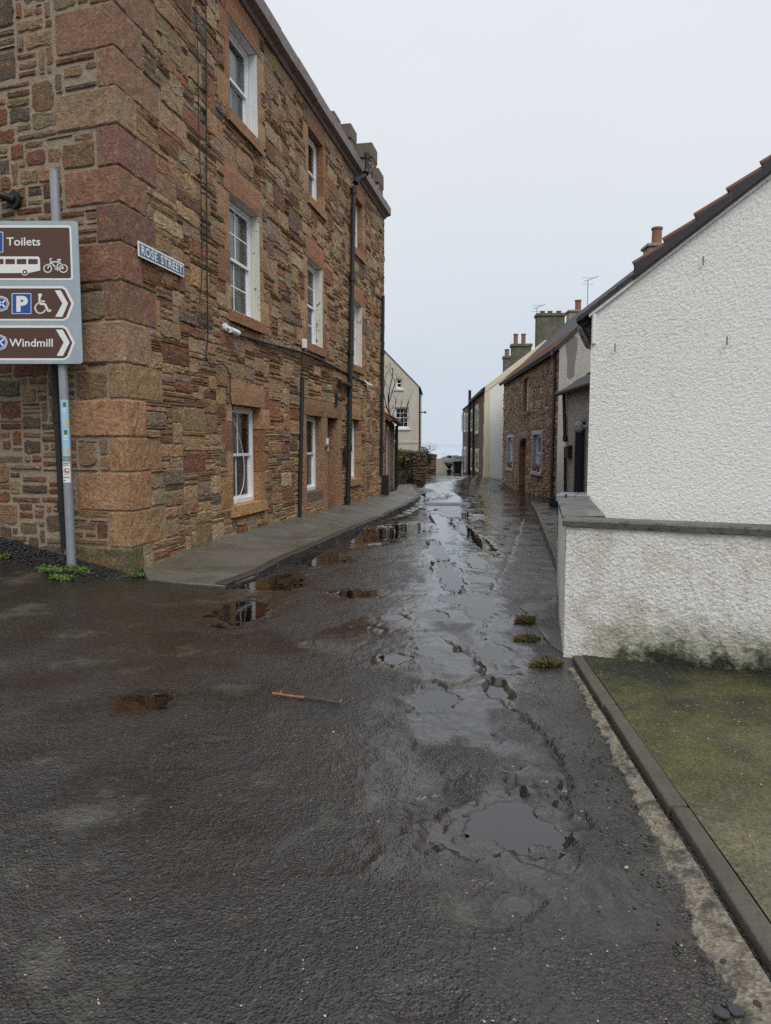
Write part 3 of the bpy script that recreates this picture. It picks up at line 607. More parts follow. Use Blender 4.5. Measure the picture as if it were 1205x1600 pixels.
# quoins: each an L seen on both faces, long and short in turn
zq = -.16; k = 0
QB = []
while zq < ZE-.1:
    h = rnd.uniform(.40, .48); h = min(h, ZE-zq); longside = k % 2 == 0
    a, b = (rnd.uniform(.42, .62), rnd.uniform(.66, .86)) if longside else (rnd.uniform(.75, 1.05), rnd.uniform(.22, .34))
    if k == 0: a, b = .30, .95
    QB.append((zq, zq+h, a, b)); excl.append((0, a, zq, zq+h)); zq += h; k += 1
sexcl = [(0, b, z0, z1) for z0, z1, a, b in QB]
def h_q(z0, z1, t): return (z1-z0)*t
for i, (z0, z1, a, b) in enumerate(QB):
    mb = MB(); c = (tone((.34, .215, .12), rnd, .1) if i < 6 else tone(rnd.choice([(.235, .125, .085), (.20, .108, .078), (.30, .21, .14), (.25, .14, .095)]), rnd, .12)) if i else (.10, .105, .05); pr = rnd.uniform(.010, .026); g_ = rnd.uniform(.004, .010); e0 = pr-.008
    P = []
    # outline along side face then street face, seen from above; two rings, the front edge softly worn
    ZZ = [z0+g_, z0+g_+.018, z0+h_q(z0, z1, .28), z0+h_q(z0, z1, .5), z0+h_q(z0, z1, .74), z1-g_-.018, z1-g_]
    for zz in ZZ:
        ins = .013 if zz in (ZZ[0], ZZ[-1]) else 0; row = []
        cp = TF.P(0, zz, 0)+Vector((TF.n.x+SF.n.x, TF.n.y+SF.n.y, 0))*(pr-ins)
        nS, nT = 9, 9
        row.append(SF.P(b, zz, -.05))
        for j in range(nS): row.append(SF.P(b-(b-.0)*j/nS-(.012 if j == 0 else 0), zz, pr-ins+rnd.uniform(-1, 1)*.007-(.008 if j == 0 else 0)))
        w_ = rnd.uniform(.008, .022); row.append(cp-Vector((TF.n.x, TF.n.y, 0))*w_); row.append(cp-Vector((TF.n.x+SF.n.x, TF.n.y+SF.n.y, 0))*w_*.35); row.append(cp-Vector((SF.n.x, SF.n.y, 0))*w_)
        for j in range(1, nT+1): row.append(TF.P(a*j/nT-(.012 if j == nT else 0), zz, pr-ins+rnd.uniform(-1, 1)*.007-(.008 if j == nT else 0)))
        row.append(TF.P(a, zz, -.05)); P.append(row)
    mb.grid(np.array([[tuple(p) for p in r] for r in P]), c); n_ = len(P[0])
    mb.f.append(tuple(range(n_))); mb.f.append(tuple(6*n_+q for q in range(n_)))
    obj('quoin_stone', mb, 'dressed', ten, colours=True)
# openings: lintels, sills, jamb stones, windows
def jambs(a, b, z0, z1, sides='lr', proud=.02, painted=False):
    for sd_ in sides:
        z = z0; kk = rnd.randint(0, 1)
        while z < z1-.01:
            h = rnd.uniform(.34, .52)
            if z1-z-h < .25: h = z1-z
            w = rnd.uniform(.32, .46) if kk % 2 else rnd.uniform(.14, .20); kk += 1
            q = (a-w, a) if sd_ == 'l' else (b, b+w)
            block(ten, 'jamb_stone', TF, q[0]+.004, q[1]-.004 if sd_ == 'l' else q[1], z+.004, z+h-.004, -.26, proud+rnd.uniform(-.006, .006), dressed_tone(), rnd); excl.append((*q, z, z+h)); z += h
for kx, (a, b, c, e_) in OPEN.items():
    if kx in ('g2', 'door'): continue
    lh = .40 if kx[0] == 'g' else (.42 if kx[0] == 'm' else ZE-e_)
    la, lb = a-rnd.uniform(.1, .2), b+rnd.uniform(.1, .2)
    block(ten, 'lintel', TF, la, lb, e_+.003, e_+lh, -.26, .026, tone((.36, .21, .11) if kx[0] == 'g' else (.27, .12, .065), rnd), rnd); excl.append((la, lb, e_, e_+lh))
    block(ten, 'sill', TF, a-.14, b+.14, c-.17, c+.004, -.24, .075, tone((.30, .155, .08) if kx != 'g1' else (.44, .26, .12), rnd), rnd); excl.append((a-.14, b+.14, c-.17, c))
    jambs(a, b, c, e_)
    bars = dict(g=(1, 0), m=(1, 1), t=(0, 0))[kx[0]]
    sash(ten, TF, a+.01, b-.01, c+.01, e_-.01, -.15, *bars)
    if kx[0] == 'm' or kx == 't1':      # flaking paint on the far reveal and under the lintel
        p = MB(); p.fbox(TF, b-.006, b-.002, c+.012, e_-.012, -.135, .012); obj('painted_reveal', p, 'paint_peeling' if kx[0] == 'm' else 'white_paint', ten)
        p = MB(); p.fbox(TF, a+.01, b-.01, e_-.006, e_-.002, -.135, .004); obj('painted_soffit', p, 'paint_peeling' if kx[0] == 'm' else 'white_paint', ten)
# the paired surround of the second ground floor window and the door
tan_ = (.30, .195, .115)
for a, b, c, e_ in ((6.60, 6.84, -.5, 2.10), (8.02, 8.42, -.5, 2.10), (9.36, 9.68, -.5, 2.10)):
    for z0, z1 in ((c, .9), (.9, e_)): block(ten, 'door_jamb' if a > 7 else 'jamb_stone', TF, a, b, z0+.002, z1-.002, -.42, .03, tone(tan_, rnd, .06), rnd)
    excl.append((a, b, c, e_))
for a, b in ((6.60, 8.2), (8.2, 9.68)): block(ten, 'lintel', TF, a+.003, b-.003, 2.103, 2.44, -.42, .034, tone((.25, .155, .085), rnd, .06), rnd)
excl.append((6.6, 9.68, 2.10, 2.44)); block(ten, 'sill', TF, 6.845, 8.015, .27, .46, -.24, .03, (.13, .11, .08), rnd); excl.append((6.84, 8.02, .27, .46))
sash(ten, TF, 6.85, 8.01, .47, 2.09, -.16, 1, 0)
p = MB(); p.fbox(TF, 8.425, 9.355, -.30, 2.095, -.40, -.36)
for z0, z1 in ((-.05, .75), (.9, 1.85)):
    for s0_ in (8.52, 8.94): p.fbox(TF, s0_, s0_+.32, z0, z1, -.36, -.345)
dr = obj('door', p, 'dark_door', ten, bevel=.004)
p = MB(); p.lathe(TF.P(8.54, .85, -.33), [(.02, -.02), (.03, 0), (.02, .02)]); obj('door_handle', p, 'brass', dr)
p = MB(); p.fbox(TF, 8.425, 9.355, -.52, -.27, -.35, .06); obj('door_step', p, 'kerb', ten, bevel=.015)
excl.append((8.42, 9.36, -.6, 2.10))
for sgn, (s0_, z0_) in enumerate(((8.20, 1.45), (9.52, 1.40))):
    p = MB(); p.tube([TF.P(s0_, z0_, .03), TF.P(s0_, z0_, .10)], .045, 12); p.tube([TF.P(s0_, z0_, .10), TF.P(s0_, z0_, .125)], .028, 10); obj('bell_push', p, 'brass', ten)
p = MB(); p.fbox(TF, 8.25, 8.33, 1.33, 1.62, .03, .075); obj('entry_phone', p, 'sign_white', ten, bevel=.008)
p = MB(); p.fbox(TF, 9.78, 9.93, 1.0, 1.45, .03, .10); obj('key_box', p, 'black_iron', ten, bevel=.01)
MIX = [(.14, 5, 10, 6, 9), (.29, 4, 9, 3, 6), (.45, 4, 12, 1, 2), (.12, 2, 4, 2, 3)]
rects = rubble(0, TLEN, ZB+.15, ZE, .085, .036, [*excl, *holes], rnd, MIX)
lay_stones(ten, TF, rects, rnd, PAL, 'sandstone', 240, prot=(.008, .028), gap=.009, jit=.016, rough=.005)
SPAL = [(.25, (.23, .095, .055)), (.15, (.19, .08, .05)), (.25, (.31, .20, .11)), (.25, (.27, .20, .13)), (.1, (.12, .10, .08))]
rects = rubble(0, 4.2, -.2, ZE, .06, .05, sexcl, rnd, [(.2, 5, 10, 4, 7), (.3, 3, 7, 2, 4), (.4, 4, 10, 1, 2), (.1, 2, 3, 1, 2)])
lay_stones(ten, SF, rects, rnd, SPAL, 'sandstone', 58, prot=(.008, .018), gap=.026, jit=.02, rough=.004)
# plinth course at the corner, cornice blocks, roof and the stepped far gable
block(ten, 'plinth_stone', TF, .02, 1.25, -.34, -.165, -.05, .075, (.075, .062, .045), rnd); block(ten, 'plinth_stone', SF, .0, .75, -.34, -.165, -.05, .08, (.06, .052, .042), rnd)
s = -.3
while s < TLEN:
    L = min(rnd.uniform(.9, 1.4), TLEN+.03-s); mb = MB(); j = rnd.uniform(-.008, .008)
    pr_ = [(-.3, ZE), (.05, ZE), (.09, ZE+.05), (.17, ZE+.075), (.21+j, ZE+.09), (.22+j, ZE+.30), (.18, ZE+.34), (-.3, ZE+.37)]
    mb.prism([TF.P(s+.009, z, d) for d, z in pr_], TF.P(L-.018, 0, 0)-TF.P(0, 0, 0)); obj('cornice_stone', mb, 'cornice', ten, bevel=.006); s += L
    if L < .2: break
mb = MB(); mb.fbox(SF, -.1, 4.2, ZE, ZE+.38, -.3, .22); obj('cornice_stone', mb, 'cornice', ten)
mb = MB(); mb.prism([TF.P(-.1, ZE+.39, -.28), TF.P(-.1, ZE+3.2, -4.3), TF.P(-.1, ZE+.39, -8.2)], TF.P(TLEN, 0, 0)-TF.P(0, 0, 0)); obj('roof', mb, 'slate', ten)
for d0, d1, zt in ((.0, -.2, 9.7), (-.2, -.72, 10.45), (-.85, -1.28, 11.05), (-1.36, -1.75, 11.45)):
    mb = MB(); mb.fbox(TF, 14.25, 14.9, ZE+.3, zt-.42, d1+.02, d0-.02); o = obj('gable_step', mb, 'far_rubble', ten)
    mb = MB(); mb.fbox(TF, 14.2, 14.95, zt-.415, zt, d1, d0); obj('cap_stone', mb, 'chimney_stone', o, bevel=.02)
# pipes and cables on the street face
def pipe(name, pts, r, parent, m='black_iron', collars=(), bracket=True, n=10):
    mb = MB(); mb.tube(pts, r, n); o = obj(name, mb, m, parent, smooth=False)
    for t in collars:
        L = len(pts)-1; i = min(int(t*L), L-1); q = Vector(pts[i]).lerp(Vector(pts[i+1]), t*L-i); dr_ = (Vector(pts[i+1])-Vector(pts[i])).normalized()
        c_ = MB(); c_.tube([q-dr_*.07, q-dr_*.05, q+dr_*.05, q+dr_*.07], r*1.35, n); obj('pipe_collar', c_, m, o)
    return o
q = pxline(TF, [(553, 293), (551, 400), (548, 560), (546, 680), (543.5, 778), (543, 798)], .10); top = pxline(TF, [(553, 293)], .10)[0]
neck = [TF.P((top-TF.P(0, 0, 0)).dot(Vector((*TF.t, 0)))+ds, top.z+dz, dd) for ds, dz, dd in ((.35, .95, .36), (.33, .5, .36), (.25, .36, .33), (.08, .2, .16))]
pipe('downpipe', neck+q, .06, ten, collars=(.02, .12, .34, .45, .58, .66, .8, .9))
pipe('downpipe', pxline(TF, [(599, 462), (598, 560), (596.5, 700), (596, 745)], .09), .05, ten, collars=(.3, .7))
p = MB(); a_ = TF.hit(596.5, 742); p.fbox(TF, a_[0]-.16, a_[0]+.10, -.56, a_[1], .02, .22); obj('pipe_guard', p, 'black_iron', ten, bevel=.02)
pipe('cable_duct', pxline(TF, [(472.5, 590), (470.5, 680), (469, 760), (467.5, 826)], .05), .045, ten)
pipe('downpipe', pxline(SF, [(84, 568), (90, 660), (96, 770), (101, 858)], .08), .042, ten, collars=(.3, .75))
def cable(pts, r=.010, d=.05, f=TF, m='black_iron'):
    mb = MB(); mb.tube(smooth_line(pxline(f, pts, d)), r, 5); obj('cable', mb, m, ten)
cable([(303, -30), (309, 80), (311, 200), (315, 330), (316, 420), (312, 470)], .007); cable([(322, -30), (322.5, 120), (323, 300), (324, 430), (325, 520), (324, 565), (350, 570), (359, 590), (360, 620), (364, 640)], .010)
cable([(362, 520), (420, 537), (470, 550), (500, 562), (545, 585), (575, 600)], .022); cable([(400, 533), (440, 548), (480, 560), (530, 577)], .010, .06)
cable([(472, 552), (472, 590)], .012, .06); cable([(365, 655), (376, 690), (381, 720), (380, 760), (368, 787)], .006, -.10, m='sign_white')
pipe('waste_pipe', pxline(TF, [(531, 598), (538, 599), (547, 603)], .10), .06, ten)
p = MB(); a_ = TF.hit(522, 622); p.tube([TF.P(a_[0], a_[1]-.2, .05), TF.P(a_[0], a_[1]+.12, .07)], .035, 8); p.tube([TF.P(a_[0], a_[1], .05), TF.P(a_[0]+.1, a_[1]-.05, .18)], .03, 8); obj('wall_bracket', p, 'black_iron', ten)
p = MB(); a_ = TF.hit(472, 538); p.fbox(TF, a_[0]-.09, a_[0]+.05, a_[1]-.09, a_[1]+.1, .02, .10); obj('junction_box', p, 'sign_white', ten, bevel=.012)
# cameras on the wall
def cctv(px, py, label, flip=1):
    s_, z_ = TF.hit(px, py); t = thing('security_camera', label, 'camera', TF.P(s_, z_-.1, .05), 'white wall cameras')
    p = MB(); p.tube([TF.P(s_, z_, .0), TF.P(s_, z_, .05)], .06, 14); p.tube([TF.P(s_, z_, .05), TF.P(s_+.06*flip, z_-.03, .11)], .03, 10); obj('mount', p, 'white_paint', t, smooth=False)
    p = MB(); p.tube([TF.P(s_+.02*flip, z_-.04, .11), TF.P(s_+.08*flip, z_-.05, .13), TF.P(s_+.2*flip, z_-.07, .16)], .045, 14); b_ = obj('camera_body', p, 'white_paint', t)
    p = MB(); p.tube([TF.P(s_+.2*flip, z_-.07, .16), TF.P(s_+.212*flip, z_-.072, .164)], .032, 12); obj('lens', p, 'ink', b_)
cctv(349, 511, 'white security camera on the wall under the first middle floor window'); cctv(569, 598, 'white security camera at the far end of the sandstone wall, below the cable')
# street nameplate
rs = [TF.hit(209, 378), TF.hit(281, 411), TF.hit(281, 433), TF.hit(209, 401)]
s0_, s1_ = rs[0][0], rs[1][0]; z1_ = (rs[0][1]+rs[1][1])/2; z0_ = (rs[2][1]+rs[3][1])/2
def text_mesh(body, size_h, width, place, thick=0., spacing=1.):
    """lettering as a mesh; place(x, y) -> 3D point, letters fitted to width x size_h"""
    cu = bpy.data.curves.new('t', 'FONT'); cu.body = body; cu.offset = thick; cu.resolution_u = 3; cu.space_character = spacing
    to = bpy.data.objects.new('t', cu); col.objects.link(to); bpy.context.view_layer.update(); me = to.evaluated_get(bpy.context.evaluated_depsgraph_get()).to_mesh()
    v = np.array([x.co[:2] for x in me.vertices]); f = [tuple(p.vertices) for p in me.polygons]; to.to_mesh_clear(); bpy.data.objects.remove(to); bpy.data.curves.remove(cu)
    x0, x1 = v[:, 0].min(), v[:, 0].max(); hcap = .69+2*thick
    mb = MB(); mb.add([place((x-x0)/(x1-x0)*width, (y+thick)/hcap*size_h) for x, y in v], f); return mb
np_ = thing('street_nameplate', 'blue street nameplate with white letters ROSE STREET on the sandstone corner', 'street sign', TF.P((s0_+s1_)/2, z0_, .05))
p = MB(); p.fbox(TF, s0_, s1_, z0_, z1_, .045, .060); pl_ = obj('plate', p, 'sign_white', np_, bevel=.003)
p = MB(); p.fbox(TF, s0_+.022, s1_-.022, z0_+.022, z1_-.022, .060, .0625); obj('blue_field', p, 'plate_blue', pl_)
hh = z1_-z0_; wt_ = s1_-s0_-.11
for word, u0, u1 in (('ROSE', 0, .365), ('STREET', .445, 1.)):
    tm = text_mesh(word, hh*.60, wt_*(u1-u0), lambda x, y: TF.P(s0_+.055+wt_*u0+x, z0_+hh*.20+y, .0650), .022, 1.08); obj('lettering', tm, 'sign_white', pl_)
# black lamp arm at the left edge, fixed to the side face
a_ = SF.hit(26, 314); lamp = thing('wall_lamp', 'black iron lamp arm on a round flange, high on the sandstone side wall', 'lamp', SF.P(a_[0], a_[1], .05))
p = MB(); p.tube([SF.P(a_[0], a_[1], .02), SF.P(a_[0], a_[1], .06)], .10, 18); obj('flange', p, 'black_iron', lamp)
p = MB(); p.tube([SF.P(a_[0], a_[1], .06), SF.P(a_[0]+.05, a_[1]+.02, .14), SF.P(a_[0]+.22, a_[1]+.09, .26), SF.P(a_[0]+.45, a_[1]+.12, .36)], .055, 12, r2=.04); obj('arm', p, 'black_iron', lamp)
p = MB(); p.lathe(SF.P(a_[0]+.45, a_[1]-.1, .36), [(.03, .2), (.14, .12), (.16, 0), (.10, -.08)]); obj('lamp_head', p, 'black_iron', lamp)

# ================================================================== THE BROWN SIGN
SY = 8.42
def S(px, py, d=0.): return at(px, py, SY-d)
sg = thing('direction_sign', 'brown and white tourist direction sign on a grey post by the sandstone corner', 'sign', at(112, 886, 8.5))
b0, b1 = at(112.5, 892, 8.5), at(84.5, 268, 8.5)
p = MB(); p.tube([b0, b1], .052, 18); post = obj('post', p, 'galvanised', sg, smooth=False)
pd = (b1-b0).normalized(); p = MB(); p.tube([b1, b1+pd*.015], .055, 18); obj('post_cap', p, 'galvanised', post)
def rrect(x0, y0, x1, y1, r, n=4):
    o = []
    for cx, cy, a0 in ((x1-r, y0+r, -90), (x1-r, y1-r, 0), (x0+r, y1-r, 90), (x0+r, y0+r, 180)):
        for k in range(n+1): q = R(a0+90*k/n); o.append((cx+r*math.cos(q), cy+r*math.sin(q)))
    return o
def sp(poly, d, th=.0012):
    mb = MB(); mb.prism([S(x, y, d) for x, y in poly], (0, -th, 0)); return mb
def skew(poly): return [(x+(y-345)*.036*(1 if x > 20 else .6), y) for x, y in poly]
panel = obj('panel', sp(skew(rrect(-118, 345.5, 122, 568.5, 5)), 0, .012), 'sign_back', sg)
def plate(outer, inner, nm):
    o = obj('plate_border', sp(outer, .0125), 'sign_white', panel); i = obj('plate', sp(inner, .0140), 'sign_brown', panel); return i
plate(skew(rrect(-100, 352, 111, 437.5, 4)), skew(rrect(-96.5, 355.5, 108, 434.5, 2.5)), '')
plate([(-105, 447), (98, 447), (104, 451), (116, 474), (107, 497), (100, 501), (-105, 501)], [(-101, 450.5), (97, 450.5), (101, 453), (111.5, 474), (103.5, 495), (99, 498), (-101, 498)], '')
plate([(-105, 508.5), (99, 508.5), (105, 512.5), (117.4, 535.5), (108, 558), (101, 563), (-105, 563)], [(-101, 512), (98, 512), (102.5, 514.5), (113, 535.5), (105, 556), (100, 559.5), (-101, 559.5)], '')
DL = .0156
def mark(mb, m='sign_white', nm='symbol'): return obj(nm, mb, m, panel)
for pts in ([(428, 968), (475, 968), (532, 1070), (487, 1175), (433, 1175), (488, 1070)], [(437, 1275), (490, 1275), (545, 1375), (492, 1480), (443, 1480), (498, 1375)]):
    mark(sp([(x*.2, 260+y*.2) for x, y in pts], DL), nm='arrow')
def label_text(body, x0, x1, base, cap):
    a = S(x0, base, DL+.001); b = S(x1, base, DL+.001); t_ = S(x0, base-cap, DL+.001)
    mark(text_mesh(body, (t_-a).length, (b-a).length, lambda x, y: a+(b-a).normalized()*x+(t_-a).normalized()*y, .012), nm='lettering')
label_text('Toilets', 10, 63, 383.6, 13); label_text('Windmill', 14.4, 82.4, 541.6, 12.6)
def Zm(pts): return [(x*.2, 260+y*.2) for x, y in pts]
def circ(cx, cy, r, n=20): return [(cx+r*math.cos(2*math.pi*k/n), cy+r*math.sin(2*math.pi*k/n)) for k in range(n)]
def stroke(mb, pts, w, d):
    pts = [Vector((x*.2, 260+y*.2)) for x, y in pts]
    for a, b in zip(pts[:-1], pts[1:]):
        t = (b-a).normalized(); n = Vector((-t.y, t.x))*w*.1; mb.prism([S(*q, d) for q in (a-n-t*.15, b-n+t*.15, b+n+t*.15, a+n-t*.15)], (0, -.0008, 0))
def ring(mb, cx, cy, r, w, d, a0=0, a1=360, n=24):
    stroke(mb, [(cx+r*math.cos(R(a0+(a1-a0)*k/n)), cy+r*math.sin(R(a0+(a1-a0)*k/n))) for k in range(n+1)], w, d)
# blue squares
for x0, y0, x1, y1 in ((18.4, 458, 49, 490.4), (-30, 362, 5, 394.5)):
    mark(sp(rrect(x0, y0, x1, y1, 1.5), DL), 'sign_white', 'symbol_border'); mark(sp(rrect(x0+1, y0+1, x1-1, y1-1, 1), DL+.0012), 'sign_blue', 'symbol_field')
a = S(25.5, 487, DL+.003); b = S(43.5, 487, DL+.003); t_ = S(25.5, 462, DL+.003)
mark(text_mesh('P', (t_-a).length, (b-a).length, lambda x, y: a+(b-a).normalized()*x+(t_-a).normalized()*y, .05), nm='lettering')
mb = MB(); mb.prism([S(*q, DL) for q in Zm(circ(313, 1006, 15))], (0, -.0008, 0)); stroke(mb, [(309, 1020), (311, 1072), (352, 1076), (376, 1130), (398, 1122)], 17, DL); stroke(mb, [(312, 1052), (350, 1054)], 11, DL); ring(mb, 315, 1106, 40, 11, DL, 20, 262); mark(mb)
mb = MB(); mb.prism([S(*q, DL) for q in Zm([(-230, 703), (300, 703), (312, 722), (315, 812), (225, 832), (-235, 835), (-240, 760)])], (0, -.0008, 0)); bus = mark(mb)
for x0 in (-220, -135, -47, 42, 131, 220): mark(sp(Zm(rrect(x0, 723, x0+75, 763, 5)), DL+.0008), 'sign_brown', 'symbol_field')
for cx in (195, -150): mark(sp(Zm(circ(cx, 826, 27)), DL+.0016), 'sign_white', 'symbol'); mark(sp(Zm(circ(cx, 826, 20)), DL+.0028), 'sign_brown', 'symbol_field'); mark(sp(Zm(circ(cx, 826, 9)), DL+.004), 'sign_white', 'symbol')
mb = MB(); ring(mb, 373, 797, 30, 8, DL); ring(mb, 496, 797, 30, 8, DL); stroke(mb, [(373, 797), (398, 745), (462, 745), (440, 795), (398, 748)], 9, DL); stroke(mb, [(440, 795), (496, 797), (462, 738)], 8, DL); stroke(mb, [(398, 745), (390, 722), (404, 718)], 8, DL); stroke(mb, [(447, 729), (476, 729)], 11, DL); ring(mb, 443, 795, 12, 6, DL, n=12); stroke(mb, [(443, 795), (455, 815)], 7, DL); mark(mb)
for cx, cy in ((12, 1072), (0, 1375)):
    mark(sp(Zm(circ(cx, cy, 82*.75, 8)), DL), 'sign_white', 'symbol_border'); mark(sp(Zm(circ(cx, cy, 54, 8)), DL+.0012), 'sign_blue', 'symbol_field')
    mb = MB(); stroke(mb, [(cx-34, cy-34), (cx+34, cy+34)], 12, DL+.0026); stroke(mb, [(cx-34, cy+34), (cx+34, cy-34)], 12, DL+.0026); ring(mb, cx, cy, 44, 5, DL+.0026); mark(mb)
mark(sp(rrect(113.5, 545.5, 124, 566, .4), .0125), 'grey_surround', 'sticker')
# stickers wrapped on the post
def wrap(y0, y1, m, a0, a1, lift=.0015, nm='sticker', par=post):
    f0, f1 = (892-y0)/(892-268), (892-y1)/(892-268); mb = MB(); rows = []
    for f_ in (f0, f1):
        c_ = b0.lerp(b1, f_); rows.append([tuple(c_+Vector((math.sin(R(a)), -math.cos(R(a)), 0))*(.052+lift)) for a in np.linspace(a0, a1, 10)])
    mb.grid(np.array(rows)); return obj(nm, mb, m, par, smooth=True)
for y0, y1 in ((617, 660), (660.5, 706)):
    wrap(y0, y1, 'sticker_blue', -25, 75); wrap(y1-12, y1-4, 'sticker_yellow', 20, 60, .003); wrap(y0+4, y0+11, 'leaf_green', 5, 40, .003); wrap(y0+14, y0+15.5, 'sign_white', -10, 55, .003); wrap(y0+18, y0+19.5, 'sign_white', -10, 45, .003)
wrap(715, 748, 'sign_white', -45, 60); wrap(716.5, 717.7, 'ink', -30, 50, .003); wrap(719.5, 720.7, 'ink', -35, 40, .003); wrap(739, 740.5, 'sticker_red', -35, 45, .003); wrap(744, 745, 'ink', -35, 0, .003)
mb = MB(); c_ = b0.lerp(b1, (892-730)/(892-268)); F2 = lambda a, z: c_+Vector((math.sin(R(a))*.0555, -math.cos(R(a))*.0555, z))
mb.tube([F2(12+32*math.cos(t), .035*math.sin(t)) for t in np.linspace(0, 2*math.pi, 18)], .003, 5); obj('sticker_symbol', mb, 'sticker_red', post)
mb = MB(); mb.tube([F2(-4, .016), F2(4, -.002), F2(16, -.012), F2(26, -.008), F2(30, .002)], .006, 6); obj('sticker_symbol', mb, 'ink', post)

# ================================================================== RIGHT: BOUNDARY WALL AND WHITE COTTAGE
def harl(f, sA, sB, z0, zt, res, amp, seed, sfun=None, freq=1.):
    """roughcast as real relief: worm-like lumps; zt may depend on s; sfun(z) shifts the near end"""
    ns, nz_ = int((sB-sA)/res)+1, int((max(zt(sA), zt(sB))-z0)/res)+1
    u, v = np.meshgrid(np.linspace(0, 1, ns), np.linspace(0, 1, nz_)); S_ = sA+(sB-sA)*u; top = np.vectorize(zt)(S_); Zz = z0+(top-z0)*v
    if sfun: S_ = S_+sfun(Zz)*(1-u)
    wx = S_*freq+.010*gnoise(S_*20, Zz*20, seed+7); wz = Zz*freq+.010*gnoise(S_*20, Zz*20, seed+8)
    n1 = gnoise(wx*40, wz*40, seed); n2 = gnoise(wx*76, wz*76, seed+1); n3 = gnoise(S_*1.3, Zz*1.3, seed+2)
    D = amp*(.42*n1+.55*(.5-np.abs(n2)*1.6)+.95*gnoise(wx*125, wz*125, seed+3))+amp*.5*n3
    out_ = np.stack([f.a.x+f.t.x*S_+f.n.x*D, f.a.y+f.t.y*S_+f.n.y*D, Zz], -1); return out_
def harl_part(name, f, sA, sB, z0, zt, res, amp, m, parent, seed, sfun=None, freq=1.):
    o = mesh_np(name, harl(f, sA, sB, z0, zt, res, amp, seed, sfun, freq), m, None); o.parent = parent; o.location = -WL[parent]; return o
bw = thing('boundary_wall', 'low white roughcast garden wall with stone coping and green algae at its foot', 'wall', (1.26, 4.98, 0))
WH = .925
harl_part('wall_face', LW, 0, 2.6, -.03, lambda s: WH, .0058, .0054, 'harl_mossy', bw, 3)
LR = Face((1.255, 4.98), (1.695, 7.05), (0, 6))
harl_part('wall_face', LR, 0, LR.L, -.03, lambda s: WH, .02, .006, 'harl_mossy', bw, 5)
mb = MB(); mb.hexa([LW.P(.045, -.05, -.02), LW.P(3.6, -.05, -.02), LW.P(3.6, -.05, -.14), LW.P(.2, -.05, -.14)]+[LW.P(.03, WH, -.02), LW.P(3.6, WH, -.02), LW.P(3.6, WH, -.14), LW.P(.2, WH, -.14)])
mb.hexa([LR.P(.1, -.05, -.02), LR.P(LR.L, -.05, -.02), LR.P(LR.L, -.05, -.24), LR.P(.1, -.05, -.24)]+[LR.P(.1, WH, -.02), LR.P(LR.L, WH, -.02), LR.P(LR.L, WH, -.24), LR.P(.1, WH, -.24)]); obj('wall_core', mb, 'harl_mossy', bw)
rnd = random.Random(5)
def coping(f, s0, s1, z0, z1, d0, d1, m='coping'):
    n = 14; mb = MB(); pts = []
    for i in range(n+1):
        s = s0+.003+(s1-s0-.006)*i/n; j = rnd.uniform(-1, 1)*.0035; pts.append([tuple(f.P(s, z0+rnd.uniform(-1, 1)*.002, d0)), tuple(f.P(s, z0+.004*rnd.random(), d1+j)), tuple(f.P(s, z1-.012, d1+j*.7)), tuple(f.P(s, z1, d1-.02)), tuple(f.P(s, z1+.006, d0))])
    mb.grid(np.array(pts)); k_ = len(pts[0]); mb.f.append(tuple(range(k_))); mb.f.append(tuple(n*k_+q for q in range(k_))[::-1])
    for i in range(n): mb.f.append((i*k_+k_-1, i*k_, (i+1)*k_, (i+1)*k_+k_-1))
    obj('coping_stone', mb, m, bw)
for a, b in ((-.03, 1.28), (1.28, 2.45), (2.45, 3.6)): coping(LW, a, b, WH+.002, WH+.054, -.15, .02)
for a, b in ((.26, 1.35), (1.35, LR.L-.05)): coping(LR, a, b, WH+.002, WH+.050, -.28, .015)
# raised block with a grey cap where the wall meets the gate
mb = MB(); e0 = LR.P(LR.L-.02, 0, 0)
GF = Face((1.715, 7.12), (2.05, 7.0), (0, 0))
mb.fbox(GF, .0, .28, -.1, .93, -.4, 0); obj('pier', mb, 'harl_white', bw, bevel=.01)
for a, b in ((-.03, .15), (.155, .29)):
    mb = MB(); mb.fbox(GF, a, b, .932, .998, -.43, .03); obj('pier_cap', mb, 'grey_cap', bw, bevel=.008)
lt = thing('gate_latch', 'small black iron latch post at the grey capped pier of the white wall', 'latch', GF.P(.075, .93, .06))
p = MB(); p.tube([GF.P(.07, .925, .05), GF.P(.07, 1.01, .05)], .009, 8); p.fbox(GF, .055, .10, .925, .955, .03, .06); obj('latch_post', p, 'black_iron', lt)
# the white cottage
wc = thing('white_cottage', 'white roughcast cottage gable with stepped dark verge tiles, right foreground', 'house', (2.0, 6.95, 0))
g0 = at(922, 600, 7.05); WG = Face((g0.x, g0.y), (g0.x+LW.t.x*6, g0.y+LW.t.y*6), (0, 0))
def gz(px, py): return WG.hit(px, py)
v0, v1 = gz(921, 491), gz(1205, 271); slope = (v1[1]-v0[1])/(v1[0]-v0[0]); SA, ZA = v0
SR = 4.2
vz = lambda s: ZA+slope*(min(s, SR)-SA)
harl_part('gable_wall', WG, 0, 2.7, .5, vz, .0076, .0052, 'harl_white', wc, 9)
WS = Face(WG.a, WG.a-WG.n*9.6, (0, 9))
mb = MB(); mb.prism([WG.P(.0, 0, -.02), WG.P(SR, 0, -.02), WG.P(SR, vz(SR)-.02, -.02), WG.P(0, vz(0)-.02, -.02)], WG.P(0, 0, -9.6)-WG.P(0, 0, 0)); obj('wall', mb, 'harl_white', wc)
